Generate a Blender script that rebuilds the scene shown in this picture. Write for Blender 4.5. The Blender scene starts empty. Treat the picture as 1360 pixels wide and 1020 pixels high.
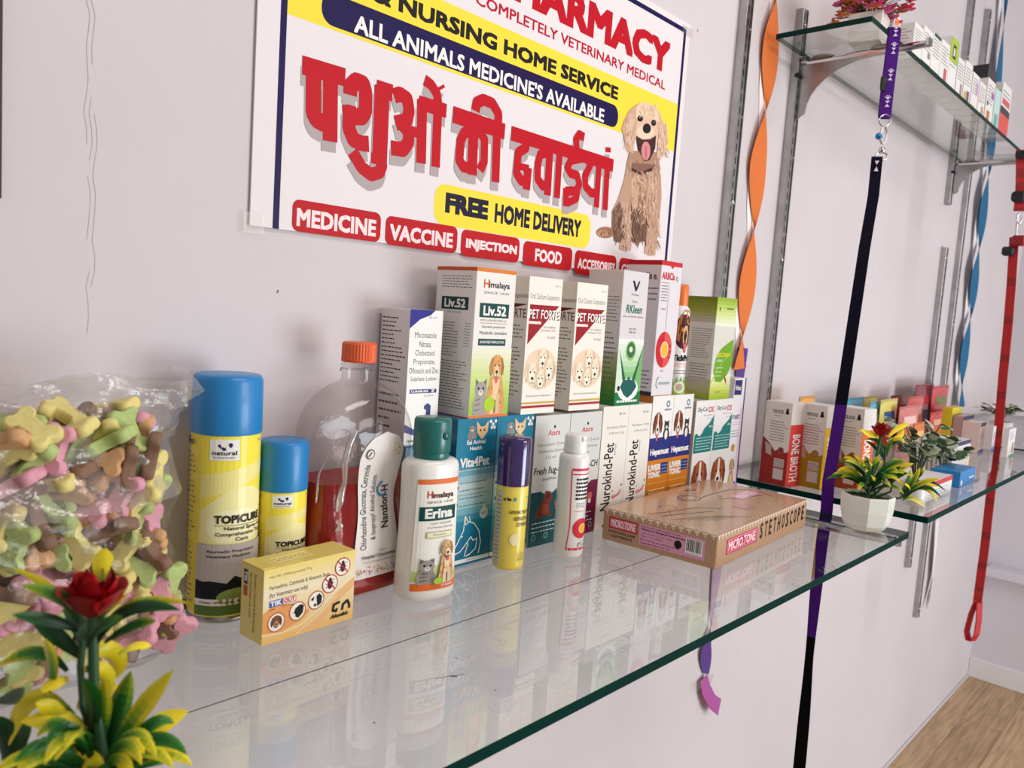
import bpy, math, random
from mathutils import Vector, Matrix
from mathutils.geometry import tessellate_polygon
R = random.Random(7)
PI = math.pi
scn = bpy.context.scene
COL = scn.collection

# ---------------------------------------------------------------- camera
CAM = Vector((0.0, -0.64, 1.25))
RIGHT = Vector((0.67990, -0.73020, 0.06740)).normalized()
FWD = Vector((0.73290, 0.67370, -0.09440)).normalized()
RIGHT = (RIGHT - FWD * RIGHT.dot(FWD)).normalized()
DOWN = FWD.cross(RIGHT)
FPX = 1060.0
cd = bpy.data.cameras.new('camera'); cam = bpy.data.objects.new('camera', cd); COL.objects.link(cam)
cd.sensor_width = 36; cd.lens = 36 * FPX / 1360; cd.clip_start = 0.02; cd.clip_end = 50
cd.dof.use_dof = True; cd.dof.focus_distance = 0.95; cd.dof.aperture_fstop = 11
cam.matrix_world = Matrix(((RIGHT.x, -DOWN.x, -FWD.x, CAM.x), (RIGHT.y, -DOWN.y, -FWD.y, CAM.y), (RIGHT.z, -DOWN.z, -FWD.z, CAM.z), (0, 0, 0, 1)))
scn.camera = cam
def ray(u, v):
    return RIGHT * ((u - 680) / FPX) + DOWN * ((v - 510) / FPX) + FWD
def PY(u, v, y):                       # photograph point -> point on the plane y
    r = ray(u, v); return CAM + r * ((y - CAM.y) / r.y)
def PD(u, v, d):                       # photograph point at a distance in front of the camera
    return CAM + ray(u, v) * d
def PZ(u, v, z):
    r = ray(u, v); return CAM + r * ((z - CAM.z) / r.z)

# ---------------------------------------------------------------- light
scn.view_settings.view_transform = 'Standard'; scn.view_settings.look = 'None'
scn.view_settings.gamma = 1; scn.view_settings.use_curve_mapping = False
scn.view_settings.exposure = 0.12
w = bpy.data.worlds.new('room_air'); scn.world = w; w.use_nodes = True
w.node_tree.nodes['Background'].inputs[0].default_value = (0.98, 0.965, 0.98, 1)
w.node_tree.nodes['Background'].inputs[1].default_value = 0.32
def area(name, loc, to, sx, sy, e, col):
    l = bpy.data.lights.new(name, 'AREA'); l.shape = 'RECTANGLE'; l.size = sx; l.size_y = sy; l.energy = e; l.color = col
    o = bpy.data.objects.new(name, l); COL.objects.link(o); o.location = loc
    o.rotation_euler = (Vector(to) - Vector(loc)).to_track_quat('-Z', 'Y').to_euler(); return o
area('daylight_from_shop_front', (2.3, -3.6, 1.9), (0.9, 0.05, 1.2), 1.8, 1.2, 40, (1.0, 0.915, 0.885))
area('daylight_from_open_door', (2.5, -3.4, 0.35), (1.0, 0.05, 0.55), 1.8, 1.2, 64, (0.82, 0.93, 1.0))
area('ceiling_tube_light', (0.8, -1.0, 2.5), (0.8, -0.3, 0.9), 1.2, 0.25, 9, (1.0, 0.92, 0.87))
scn.cycles.transparent_max_bounces = 24
scn.cycles.max_bounces = 10

# ---------------------------------------------------------------- materials
def lin(c):
    return tuple(((x / 12.92) if x <= 0.04045 else ((x + 0.055) / 1.055) ** 2.4) for x in (v / 255 for v in c))
_M = {}
def M(rgb, rough=0.5, metal=0.0, coat=0.0, spec=0.5, noise=0.0, bump=0.0, scale=60, trans=0.0, name=None, sub=0.0):
    key = (tuple(rgb), rough, metal, coat, spec, noise, bump, scale, trans, name, sub)
    if key in _M: return _M[key]
    m = bpy.data.materials.new(name or 'paint_%02x%02x%02x' % tuple(int(max(0, min(255, v))) for v in rgb)); m.use_nodes = True
    nt = m.node_tree; b = nt.nodes['Principled BSDF']; c = lin(rgb) + (1,)
    b.inputs['Base Color'].default_value = c; b.inputs['Roughness'].default_value = rough
    b.inputs['Metallic'].default_value = metal; b.inputs['Coat Weight'].default_value = coat; b.inputs['Coat Roughness'].default_value = 0.08
    b.inputs['Specular IOR Level'].default_value = spec; b.inputs['Transmission Weight'].default_value = trans
    if sub: b.inputs['Subsurface Weight'].default_value = sub; b.inputs['Subsurface Radius'].default_value = (0.01, 0.006, 0.004)
    if noise or bump:
        tc = nt.nodes.new('ShaderNodeTexCoord'); n = nt.nodes.new('ShaderNodeTexNoise'); n.inputs['Scale'].default_value = scale; n.inputs['Detail'].default_value = 4
        nt.links.new(tc.outputs['Object'], n.inputs['Vector'])
        if noise:
            r = nt.nodes.new('ShaderNodeValToRGB'); r.color_ramp.elements[0].position = 0.35; r.color_ramp.elements[1].position = 0.65
            r.color_ramp.elements[0].color = tuple(x * (1 - noise) for x in c[:3]) + (1,); r.color_ramp.elements[1].color = tuple(min(1, x * (1 + noise * 0.5)) for x in c[:3]) + (1,)
            nt.links.new(n.outputs['Fac'], r.inputs[0]); nt.links.new(r.outputs[0], b.inputs['Base Color'])
        if bump:
            bp = nt.nodes.new('ShaderNodeBump'); bp.inputs['Strength'].default_value = bump; bp.inputs['Distance'].default_value = 0.002
            nt.links.new(n.outputs['Fac'], bp.inputs['Height']); nt.links.new(bp.outputs[0], b.inputs['Normal'])
    _M[key] = m; return m
def clear_mat(name, tint, base=0.04, haze=0.0, hazecol=(1, 1, 1), rough=0.0, bump=0.0, scale=40, power=5.0, gain=0.96):
    """thin clear sheet: sees straight through, mirrors more at a glancing view"""
    m = bpy.data.materials.new(name); m.use_nodes = True; nt = m.node_tree; nt.nodes.clear(); L = nt.links.new
    out = nt.nodes.new('ShaderNodeOutputMaterial'); t = nt.nodes.new('ShaderNodeBsdfTransparent'); t.inputs[0].default_value = tuple(tint) + (1,)
    g = nt.nodes.new('ShaderNodeBsdfGlossy'); g.inputs['Roughness'].default_value = rough
    lw = nt.nodes.new('ShaderNodeLayerWeight'); lw.inputs['Blend'].default_value = 0.5
    p = nt.nodes.new('ShaderNodeMath'); p.operation = 'POWER'; p.inputs[1].default_value = power; L(lw.outputs['Facing'], p.inputs[0])
    a = nt.nodes.new('ShaderNodeMath'); a.operation = 'MULTIPLY_ADD'; a.inputs[1].default_value = gain; a.inputs[2].default_value = base; L(p.outputs[0], a.inputs[0])
    first = t
    if haze:
        d = nt.nodes.new('ShaderNodeBsdfDiffuse'); d.inputs[0].default_value = tuple(hazecol) + (1,)
        mx = nt.nodes.new('ShaderNodeMixShader'); mx.inputs[0].default_value = haze; L(t.outputs[0], mx.inputs[1]); L(d.outputs[0], mx.inputs[2]); first = mx
    mix = nt.nodes.new('ShaderNodeMixShader'); L(a.outputs[0], mix.inputs[0]); L(first.outputs[0], mix.inputs[1]); L(g.outputs[0], mix.inputs[2])
    if bump:
        tc = nt.nodes.new('ShaderNodeTexCoord'); n = nt.nodes.new('ShaderNodeTexNoise'); n.inputs['Scale'].default_value = scale; n.inputs['Detail'].default_value = 5
        L(tc.outputs['Object'], n.inputs['Vector']); bp = nt.nodes.new('ShaderNodeBump'); bp.inputs['Strength'].default_value = bump; bp.inputs['Distance'].default_value = 0.006
        L(n.outputs['Fac'], bp.inputs['Height']); L(bp.outputs[0], g.inputs['Normal']); L(bp.outputs[0], lw.inputs['Normal'])
    L(mix.outputs[0], out.inputs[0]); return m
GLASS = clear_mat('shelf_glass', (0.95, 0.97, 0.962), base=0.055, power=4.4)
GLASS_EDGE = M((0, 46, 40), 0.5, spec=0.03, name='green_glass_edge')
GLASS_EDGE_PALE = M((110, 140, 128), 0.2, coat=0.3, name='pale_glass_edge')
FILM = clear_mat('plastic_film', (0.97, 0.965, 0.96), base=0.028, haze=0.012, hazecol=(0.8, 0.75, 0.73), rough=0.12, bump=0.8, scale=34, power=3.4, gain=0.4)
FILM_TOP = clear_mat('gathered_plastic_film', (0.95, 0.94, 0.93), base=0.08, haze=0.14, hazecol=(0.82, 0.76, 0.74), rough=0.16, bump=1.0, scale=30, power=3, gain=0.5)
TAPE = clear_mat('clear_tape', (0.96, 0.95, 0.94), base=0.03, haze=0.015, hazecol=(0.8, 0.76, 0.76), rough=0.3)
PET = clear_mat('clear_bottle_plastic', (0.93, 0.91, 0.90), base=0.045, haze=0.012, hazecol=(0.75, 0.68, 0.66), rough=0.06, power=3.5, gain=0.5, bump=0.25, scale=30)
STEEL = M((178, 176, 176), 0.28, 1.0, name='steel', noise=0.15, scale=30)
CHROME = M((205, 203, 203), 0.12, 1.0, name='chrome')
DARK = M((28, 26, 30), 0.5, name='dark_gap')

# ---------------------------------------------------------------- mesh building
class MB:
    def __init__(s): s.v = []; s.f = []; s.m = []; s.s = []; s.mats = []; s.col = None
    def mi(s, m):
        if m not in s.mats: s.mats.append(m)
        return s.mats.index(m)
    def add(s, vs, fs, m, smooth=False):
        o = len(s.v); k = s.mi(m); s.v += [tuple(p) for p in vs]
        for f in fs: s.f.append([i + o for i in f]); s.m.append(k); s.s.append(smooth)
    def box(s, x0, x1, y0, y1, z0, z1, m, c=0.0, T=None):
        """box with chamfered edges"""
        if c <= 0:
            vs = [Vector((x, y, z)) for x in (x0, x1) for y in (y0, y1) for z in (z0, z1)]
            fs = [(0, 1, 3, 2), (4, 6, 7, 5), (0, 4, 5, 1), (2, 3, 7, 6), (0, 2, 6, 4), (1, 5, 7, 3)]
        else:
            lo = (x0, y0, z0); hi = (x1, y1, z1); vs = []; ix = {}
            for sx in (0, 1):
                for sy in (0, 1):
                    for sz in (0, 1):
                        sg = (sx, sy, sz)
                        for a in range(3):
                            p = []
                            for k in range(3):
                                e = hi[k] if sg[k] else lo[k]
                                p.append(e if k == a else (e - c if sg[k] else e + c))
                            ix[sg, a] = len(vs); vs.append(Vector(p))
            fs = []
            for a in range(3):
                b, d = (a + 1) % 3, (a + 2) % 3
                for sv in (0, 1):
                    q = []
                    for (i, j) in ((0, 0), (1, 0), (1, 1), (0, 1)):
                        g = [0, 0, 0]; g[a] = sv; g[b] = i; g[d] = j; q.append(ix[tuple(g), a])
                    fs.append(q if sv else q[::-1])
                for i in (0, 1):
                    for j in (0, 1):
                        g0 = [0, 0, 0]; g1 = [0, 0, 0]; g0[a] = 0; g1[a] = 1
                        for g in (g0, g1): g[b] = i; g[d] = j
                        fs.append([ix[tuple(g0), b], ix[tuple(g1), b], ix[tuple(g1), d], ix[tuple(g0), d]])
            for sx in (0, 1):
                for sy in (0, 1):
                    for sz in (0, 1): fs.append([ix[(sx, sy, sz), k] for k in range(3)])
        if T: vs = [T @ p for p in vs]
        s.add(vs, fs, m)
    def lathe(s, prof, m, n=32, c=(0, 0, 0), sx=1.0, sy=1.0, T=None, cap=True, sup=2.0):
        vs = []; fs = []
        for (r, z) in prof:
            for i in range(n):
                a = 2 * PI * i / n; ca, sa = math.cos(a), math.sin(a)
                if sup != 2.0:
                    ca = math.copysign(abs(ca) ** (2 / sup), ca); sa = math.copysign(abs(sa) ** (2 / sup), sa)
                p = Vector((c[0] + r * sx * ca, c[1] + r * sy * sa, c[2] + z)); vs.append(T @ p if T else p)
        for j in range(len(prof) - 1):
            for i in range(n):
                fs.append((j * n + i, j * n + (i + 1) % n, (j + 1) * n + (i + 1) % n, (j + 1) * n + i))
        s.add(vs, fs, m, True)
        if cap:
            s.add(vs[:n][::-1], [list(range(n))], m); s.add(vs[-n:], [list(range(n))], m)
    def tube(s, pts, rad, m, n=10, closed=False):
        pts = [Vector(p) for p in pts]; N = len(pts); vs = []; fs = []
        rad = rad if isinstance(rad, (list, tuple)) else [rad] * N
        up = None
        for i, p in enumerate(pts):
            if closed: t = pts[(i + 1) % N] - pts[i - 1]
            else: t = pts[min(i + 1, N - 1)] - pts[max(i - 1, 0)]
            t.normalize()
            if up is None: up = Vector((0, 0, 1)) if abs(t.z) < 0.9 else Vector((1, 0, 0))
            a = t.cross(up)
            if a.length < 1e-6: a = t.cross(Vector((0.3, 1, 0.2)))
            a.normalize(); b = a.cross(t); up = b
            for k in range(n):
                q = 2 * PI * k / n; vs.append(p + (a * math.cos(q) + b * math.sin(q)) * rad[i])
        for i in range(N if closed else N - 1):
            j = (i + 1) % N
            for k in range(n): fs.append((i * n + k, i * n + (k + 1) % n, j * n + (k + 1) % n, j * n + k))
        s.add(vs, fs, m, True)
        if not closed: s.add(vs[:n], [list(range(n))[::-1]], m); s.add(vs[-n:], [list(range(n))], m)
    def prism(s, pts, y0, y1, m, T=None):
        """outline in x,z pushed from y0 to y1"""
        n = len(pts); a = [Vector((p[0], y0, p[1])) for p in pts]; b = [Vector((p[0], y1, p[1])) for p in pts]
        vs = a + b
        if T: vs = [T @ p for p in vs]
        tr = tessellate_polygon([[Vector((p[0], p[1], 0)) for p in pts]])
        fs = [tuple(t) for t in tr] + [tuple(i + n for i in t[::-1]) for t in tr] + [(i, (i + 1) % n, n + (i + 1) % n, n + i) for i in range(n)]
        s.add(vs, fs, m)
    def ribbon(s, pts, sides, m, th=0.0012, m2=None):
        """strap: centre points, half-width vectors; real thickness; m2 for the back"""
        n = len(pts); vs = []
        for i in range(n):
            p = Vector(pts[i]); h = Vector(sides[i]); t = (Vector(pts[min(i + 1, n - 1)]) - Vector(pts[max(i - 1, 0)])).normalized()
            nn = t.cross(h).normalized() * (th / 2)
            vs += [p - h + nn, p + h + nn, p + h - nn, p - h - nn]
        for i in range(n - 1):
            a = i * 4; b = a + 4
            s.add([vs[a], vs[a + 1], vs[b + 1], vs[b]], [(0, 1, 2, 3)], m if not callable(m) else m(i, n), True)
            s.add([vs[a + 3], vs[a + 2], vs[b + 2], vs[b + 3]], [(3, 2, 1, 0)], (m2 or m) if not callable(m2 or m) else (m2 or m)(i, n), True)
            mm = m if not callable(m) else m(i, n)
            s.add([vs[a + 1], vs[a + 2], vs[b + 2], vs[b + 1]], [(0, 1, 2, 3)], mm); s.add([vs[a], vs[a + 3], vs[b + 3], vs[b]], [(3, 2, 1, 0)], mm)
    def ball(s, c, r, m, n=14, sc=(1, 1, 1), T=None):
        vs = []; fs = []; h = n // 2
        for j in range(h + 1):
            t = PI * j / h
            for i in range(n):
                a = 2 * PI * i / n; p = Vector((c[0] + r * sc[0] * math.sin(t) * math.cos(a), c[1] + r * sc[1] * math.sin(t) * math.sin(a), c[2] + r * sc[2] * math.cos(t)))
                vs.append(T @ p if T else p)
        for j in range(h):
            for i in range(n): fs.append((j * n + i, (j + 1) * n + i, (j + 1) * n + (i + 1) % n, j * n + (i + 1) % n))
        s.add(vs, fs, m, True)
    def mesh(s, name):
        me = bpy.data.meshes.new(name); me.from_pydata(s.v, [], s.f)
        for m in s.mats: me.materials.append(m)
        me.polygons.foreach_set('material_index', s.m); me.polygons.foreach_set('use_smooth', s.s)
        me.validate(); me.update(); return me
    def obj(s, name, parent=None, loc=None, rz=0.0, kind=None, label=None, cat=None, group=None):
        o = bpy.data.objects.new(name, s.mesh(name)); COL.objects.link(o)
        if parent: o.parent = parent
        if loc is not None: o.location = loc
        if rz: o.rotation_euler = (0, 0, rz)
        tag(o, label, cat, group, kind); return o
def tag(o, label=None, cat=None, group=None, kind=None):
    for k, v in (('label', label), ('category', cat), ('group', group), ('kind', kind)):
        if v: o[k] = v
    return o
def thing(name, label, cat, loc=(0, 0, 0), rz=0.0, group=None):
    o = bpy.data.objects.new(name, None); COL.objects.link(o); o.empty_display_size = 0.02
    o.location = loc; o.rotation_euler = (0, 0, rz); return tag(o, label, cat, group)
def copy_thing(o, loc, rz, label):
    c = o.copy(); COL.objects.link(c); c.location = loc; c.rotation_euler = (0, 0, rz); c['label'] = label
    for ch in list(o.children):
        d = ch.copy(); COL.objects.link(d); d.parent = c
        for g in list(ch.children):
            e = g.copy(); COL.objects.link(e); e.parent = d
    return c

# ---------------------------------------------------------------- print on surfaces
_T = {}
def glyphs(s):
    if s in _T: return _T[s]
    c = bpy.data.curves.new('lettering', 'FONT'); c.body = s; c.resolution_u = 2
    o = bpy.data.objects.new('lettering', c); me = o.to_mesh()
    vs = [(v.co.x, v.co.y) for v in me.vertices]; fs = [tuple(p.vertices) for p in me.polygons]
    o.to_mesh_clear(); bpy.data.objects.remove(o); bpy.data.curves.remove(c)
    x0 = min(v[0] for v in vs); x1 = max(v[0] for v in vs); y0 = min(v[1] for v in vs); y1 = max(v[1] for v in vs)
    _T[s] = ([((a - x0) / (x1 - x0 or 1), (b - y0) / (y1 - y0 or 1)) for a, b in vs], fs, (x1 - x0) / (y1 - y0 or 1)); return _T[s]
class Art:
    """flat print on one face; u,v run 0..1 over the face; every layer lies a hair above the one before"""
    def __init__(s, mb, fn, asp, step=0.000008, box=(0, 0, 1, 1), base=None, rough=0.45, coat=0.0):
        s.mb = mb; s.fn = fn; s.asp = asp; s.step = step; s.b = box; s.n = base or [0.00012]; s.rough = rough; s.coat = coat
    def sub(s, x0, y0, x1, y1):
        b = s.b; W = b[2] - b[0]; H = b[3] - b[1]
        return Art(s.mb, s.fn, s.asp * (x1 - x0) / (y1 - y0), s.step, (b[0] + x0 * W, b[1] + y0 * H, b[0] + x1 * W, b[1] + y1 * H), s.n, s.rough, s.coat)
    def mt(s, c): return c if not isinstance(c, tuple) else M(c, s.rough, coat=s.coat * 0.5, spec=0.18)
    def P(s, u, v): b = s.b; return s.fn(b[0] + u * (b[2] - b[0]), b[1] + v * (b[3] - b[1]), s.n[0])
    def up(s): s.n[0] += s.step
    def tri(s, pts, fs, c): s.mb.add([s.P(*p) for p in pts], fs, s.mt(c))
    def rect(s, x0, y0, x1, y1, c, nx=1):
        pts = []; fs = []
        for i in range(nx + 1):
            x = x0 + (x1 - x0) * i / nx; pts += [(x, y0), (x, y1)]
        for i in range(nx): fs.append((2 * i, 2 * i + 2, 2 * i + 3, 2 * i + 1))
        s.tri(pts, fs, c); s.up()
    def poly(s, pts, c):
        tr = tessellate_polygon([[Vector((p[0], p[1], 0)) for p in pts]]); s.tri(pts, [tuple(t) for t in tr], c); s.up()
    def ell(s, cx, cy, rx, c, ry=None, n=20):
        ry = rx * s.asp if ry is None else ry
        if s.step > 0.00004 and rx > 0.05:            # on a curved face: narrow upright slices follow the curve
            k = 14; pts = []
            for i in range(k + 1): t = PI * i / k; x = cx - rx * math.cos(t); h = ry * math.sin(t); pts += [(x, cy - h), (x, cy + h)]
            s.tri(pts, [(2 * i, 2 * i + 2, 2 * i + 3, 2 * i + 1) for i in range(k)], c); s.up(); return
        s.poly([(cx + rx * math.cos(2 * PI * i / n), cy + ry * math.sin(2 * PI * i / n)) for i in range(n)], c)
    def rrect(s, x0, y0, x1, y1, r, c):
        ry = r * s.asp; pts = []
        for (cx, cy, a0) in ((x1 - r, y1 - ry, 0), (x0 + r, y1 - ry, 90), (x0 + r, y0 + ry, 180), (x1 - r, y0 + ry, 270)):
            for k in range(6): a = math.radians(a0 + 18 * k); pts.append((cx + r * math.cos(a), cy + ry * math.sin(a)))
        s.poly(pts, c)
    def stroke(s, pts, wd, c, joint=True):
        """line of width wd (in u)"""
        q = [(p[0], p[1] / s.asp) for p in pts]; A = s.asp
        for i, (a, b) in enumerate(zip(q, q[1:])):
            d = Vector((b[0] - a[0], b[1] - a[1])); L = d.length or 1e-9; nx, ny = -d.y / L * wd / 2, d.x / L * wd / 2
            s.tri([(x, y * A) for x, y in ((a[0] + nx, a[1] + ny), (b[0] + nx, b[1] + ny), (b[0] - nx, b[1] - ny), (a[0] - nx, a[1] - ny))], [(0, 1, 2, 3)], c); s.n[0] += s.step * 0.2
            if joint and i: s.tri([(a[0] + wd / 2 * math.cos(PI * k / 5), (a[1] + wd / 2 * math.sin(PI * k / 5)) * A) for k in range(10)], [tuple(range(10))], c); s.n[0] += s.step * 0.2
        s.up()
    def text(s, t, x0, y0, x1, y1, c, bold=0.0, rot=0, slant=0.0):
        """fit the line of lettering into the box; rot 90 reads upwards, -90 downwards"""
        vs, fs, ga = glyphs(t); hh = (y1 - y0) if rot == 0 else (x1 - x0)
        sh = [(0, 0)] if not bold else [(bold * a, bold * b) for a, b in ((0, 0), (1, 1), (-1, 1), (1, -1), (-1, -1))]
        if bold > 0.045: sh += [(bold * a, bold * b) for a, b in ((1, 0), (-1, 0), (0, 1), (0, -1), (.5, .5), (-.5, .5), (.5, -.5), (-.5, -.5))]
        for dx, dy in sh:
            dx = dx / ga if ga else dx; pts = []
            for a, b in vs:
                a += dx + slant * (b - 0.5) / ga; b += dy
                if rot == 0: pts.append((x0 + a * (x1 - x0), y0 + b * (y1 - y0)))
                elif rot == 90: pts.append((x1 - b * (x1 - x0), y0 + a * (y1 - y0)))
                else: pts.append((x0 + b * (x1 - x0), y1 - a * (y1 - y0)))
            s.tri(pts, fs, c); s.n[0] += s.step * 0.2
        s.up()
    def fine(s, x0, y0, x1, y1, rows, c, fill=0.8, seed=1, rot=0, thick=0.27):
        """rows of print too small to read"""
        r = random.Random(seed); V = []; F = []
        for k in range(rows):
            y = y1 - (k + 0.8) * (y1 - y0) / rows; h = thick * (y1 - y0) / rows; x = x0; e = x0 + (x1 - x0) * (fill + (1 - fill) * r.random())
            while x < e:
                wd = (0.04 + 0.1 * r.random()) * (x1 - x0 if x1 - x0 < 0.8 else 0.8); wd = min(wd, x1 - x); o = len(V)
                V += [(x, y), (x + wd, y), (x + wd, y + h), (x, y + h)]; F.append((o, o + 1, o + 2, o + 3)); x += wd + 0.02 * (x1 - x0) + 0.008
        if rot: V = [(x0 + (b - y0) / (y1 - y0) * (x1 - x0), y0 + (x1 - a) / (x1 - x0) * (y1 - y0)) for a, b in V]
        s.tri(V, F, c); s.up()
    def grad(s, x0, y0, x1, y1, stops, n=10, nx=1):
        """printed blend from the bottom colour to the top colour"""
        for k in range(n):
            t = (k + 0.5) / n * (len(stops) - 1); i = min(int(t), len(stops) - 2); q = t - i
            c = tuple(round(stops[i][j] * (1 - q) + stops[i + 1][j] * q) for j in range(3))
            a = y0 + (y1 - y0) * k / n; s.rect(x0, a, x1, y0 + (y1 - y0) * (k + 1) / n, c, nx); s.n[0] -= s.step
        s.up()
def face_front(w, d, h): return lambda u, v, n: (-w / 2 + u * w, -d / 2 - n, v * h)
def face_left(w, d, h): return lambda u, v, n: (-w / 2 - n, d / 2 - u * d, v * h)
def face_right(w, d, h): return lambda u, v, n: (w / 2 + n, -d / 2 + u * d, v * h)
def face_top(w, d, h): return lambda u, v, n: (-w / 2 + u * w, -d / 2 + v * d, h + n)
def face_cyl(r, h, phi0, span, z0=0.0, sx=1.0, sy=1.0):
    def fn(u, v, n):
        a = phi0 + (u - 0.5) * span; q = r if not callable(r) else r(v)
        return ((q * sx + n) * math.cos(a), (q * sy + n) * math.sin(a), z0 + v * h)
    return fn
# ---- small printed pictures
BK = (24, 22, 26); WH = (244, 241, 236); NAVY = (30, 30, 92)
def shade(c, k): return tuple(int(max(0, min(255, x * k))) for x in c)
def blotch(a, cx, cy, rx, ry, c, n, seed, k0=0.86, k1=1.1, r=0.05):
    rr = random.Random(seed)
    for _ in range(n):
        t = rr.uniform(0, 2 * PI); q = math.sqrt(rr.random()); a.ell(cx + rx * q * math.cos(t), cy + ry * q * math.sin(t), r * rr.uniform(.6, 1.2), shade(c, rr.choice((k0, (k0 + 1) / 2, k1))), r * rr.uniform(1.0, 1.8) * max(.6, a.asp), 7); a.n[0] -= a.step * 0.85
def pic_dog_head(a, c=(196, 120, 70), c2=(240, 225, 210), blaze=True, ear=None, tongue=False):
    ear = ear or shade(c, 0.74)
    a.poly([(0.26, 0.9), (0.4, 0.98), (0.6, 0.98), (0.74, 0.9), (0.84, 0.6), (0.72, 0.28), (0.6, 0.1), (0.4, 0.1), (0.28, 0.28), (0.16, 0.6)], c)
    blotch(a, 0.5, 0.62, 0.24, 0.28, c, 14, 3)
    a.poly([(0.3, 0.9), (0.16, 0.86), (0.04, 0.55), (0.08, 0.26), (0.2, 0.2), (0.25, 0.45), (0.24, 0.65)], ear); a.poly([(0.7, 0.9), (0.84, 0.86), (0.96, 0.55), (0.92, 0.26), (0.8, 0.2), (0.75, 0.45), (0.76, 0.65)], ear)
    a.poly([(0.14, 0.75), (0.06, 0.5), (0.12, 0.3), (0.16, 0.5)], shade(ear, 1.15)); a.poly([(0.86, 0.75), (0.94, 0.5), (0.88, 0.3), (0.84, 0.5)], shade(ear, 0.85))
    if blaze: a.poly([(0.46, 0.95), (0.55, 0.95), (0.56, 0.6), (0.66, 0.36), (0.6, 0.12), (0.4, 0.12), (0.34, 0.36), (0.45, 0.6)], c2)
    else: a.poly([(0.42, 0.6), (0.58, 0.6), (0.66, 0.36), (0.62, 0.16), (0.38, 0.16), (0.34, 0.36)], c2)
    a.ell(0.37, 0.6, 0.045, BK, 0.035); a.ell(0.63, 0.6, 0.045, BK, 0.035); a.ell(0.5, 0.36, 0.085, BK, 0.06); a.stroke([(0.5, 0.32), (0.5, 0.22)], 0.02, (70, 50, 46))
    a.stroke([(0.36, 0.2), (0.44, 0.17), (0.5, 0.22), (0.56, 0.17), (0.64, 0.2)], 0.025, (80, 54, 48))
    if tongue: a.poly([(0.4, 0.18), (0.6, 0.18), (0.57, -0.02), (0.5, -0.06), (0.43, -0.02)], (206, 100, 104))
def pic_dog_sit(a, c=(222, 160, 92), c2=(244, 208, 160)):
    a.poly([(0.2, 0), (0.14, 0.14), (0.2, 0.36), (0.28, 0.62), (0.72, 0.62), (0.8, 0.4), (0.88, 0.16), (0.84, 0)], c); blotch(a, 0.5, 0.3, 0.3, 0.26, c, 26, 5, 0.82, 1.12, 0.045)
    a.poly([(0.36, 0.58), (0.64, 0.58), (0.6, 0.34), (0.5, 0.2), (0.4, 0.34)], c2); a.poly([(0.33, 0), (0.34, 0.32), (0.46, 0.36), (0.47, 0)], shade(c2, 0.97)); a.poly([(0.53, 0), (0.54, 0.36), (0.66, 0.32), (0.68, 0)], shade(c2, 0.92)); a.poly([(0.47, 0.02), (0.53, 0.02), (0.52, 0.24), (0.48, 0.24)], shade(c, 0.62))
    pic_dog_head(a.sub(0.2, 0.54, 0.8, 1.0), c, c2, False, shade(c, 0.8), True)
def pic_cat(a, c=(150, 145, 140)):
    d = tuple(int(x * 0.7) for x in c)
    a.poly([(0.15, 0), (0.1, 0.3), (0.28, 0.6), (0.72, 0.6), (0.95, 0.2), (0.9, 0)], c)
    a.poly([(0.2, 0.98), (0.22, 0.6), (0.45, 0.85)], d); a.poly([(0.8, 0.98), (0.78, 0.6), (0.55, 0.85)], d)
    a.ell(0.5, 0.68, 0.32, c, 0.22); a.ell(0.5, 0.6, 0.12, (225, 220, 215), 0.08)
    a.ell(0.37, 0.72, 0.05, BK, 0.04); a.ell(0.63, 0.72, 0.05, BK, 0.04); a.ell(0.5, 0.63, 0.04, (150, 90, 90), 0.025)
    for k in range(3): a.stroke([(0.2 + 0.02 * k, 0.12 + 0.14 * k), (0.5, 0.16 + 0.14 * k)], 0.04, d)
def pic_puppies(a):
    a.ell(0.5, 0.5, 0.52, (240, 212, 180), 0.45)
    for (x0, y0, x1, y1) in ((0.32, 0.42, 0.78, 0.98), (0.0, 0.1, 0.5, 0.66), (0.55, 0.15, 1.0, 0.75), (0.3, 0.0, 0.72, 0.5)):
        h = a.sub(x0, y0, x1, y1); pic_dog_head(h, (240, 222, 196), (252, 242, 226), False, (222, 194, 160))
# ---------------------------------------------------------------- room
WALL_Y = 0.085; FLOOR_Z = -0.16; Z1 = 0.9501; Z2 = 0.9745; ZU = 1.778
def wall_mat(name, rgb):
    m = bpy.data.materials.new(name); m.use_nodes = True; nt = m.node_tree; b = nt.nodes['Principled BSDF']; L = nt.links.new
    b.inputs['Roughness'].default_value = 0.62; b.inputs['Specular IOR Level'].default_value = 0.3
    tc = nt.nodes.new('ShaderNodeTexCoord'); n = nt.nodes.new('ShaderNodeTexNoise'); n.inputs['Scale'].default_value = 2.2; n.inputs['Detail'].default_value = 5
    L(tc.outputs['Object'], n.inputs['Vector']); r = nt.nodes.new('ShaderNodeValToRGB'); c = lin(rgb)
    r.color_ramp.elements[0].position = 0.3; r.color_ramp.elements[1].position = 0.7
    r.color_ramp.elements[0].color = tuple(x * 0.94 for x in c) + (1,); r.color_ramp.elements[1].color = tuple(min(1, x * 1.03) for x in c) + (1,)
    L(n.outputs['Fac'], r.inputs[0]); L(r.outputs[0], b.inputs['Base Color'])
    n2 = nt.nodes.new('ShaderNodeTexNoise'); n2.inputs['Scale'].default_value = 14; n2.inputs['Detail'].default_value = 6; L(tc.outputs['Object'], n2.inputs['Vector'])
    bp = nt.nodes.new('ShaderNodeBump'); bp.inputs['Strength'].default_value = 0.12; bp.inputs['Distance'].default_value = 0.01
    L(n2.outputs['Fac'], bp.inputs['Height']); L(bp.outputs[0], b.inputs['Normal']); return m
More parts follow.
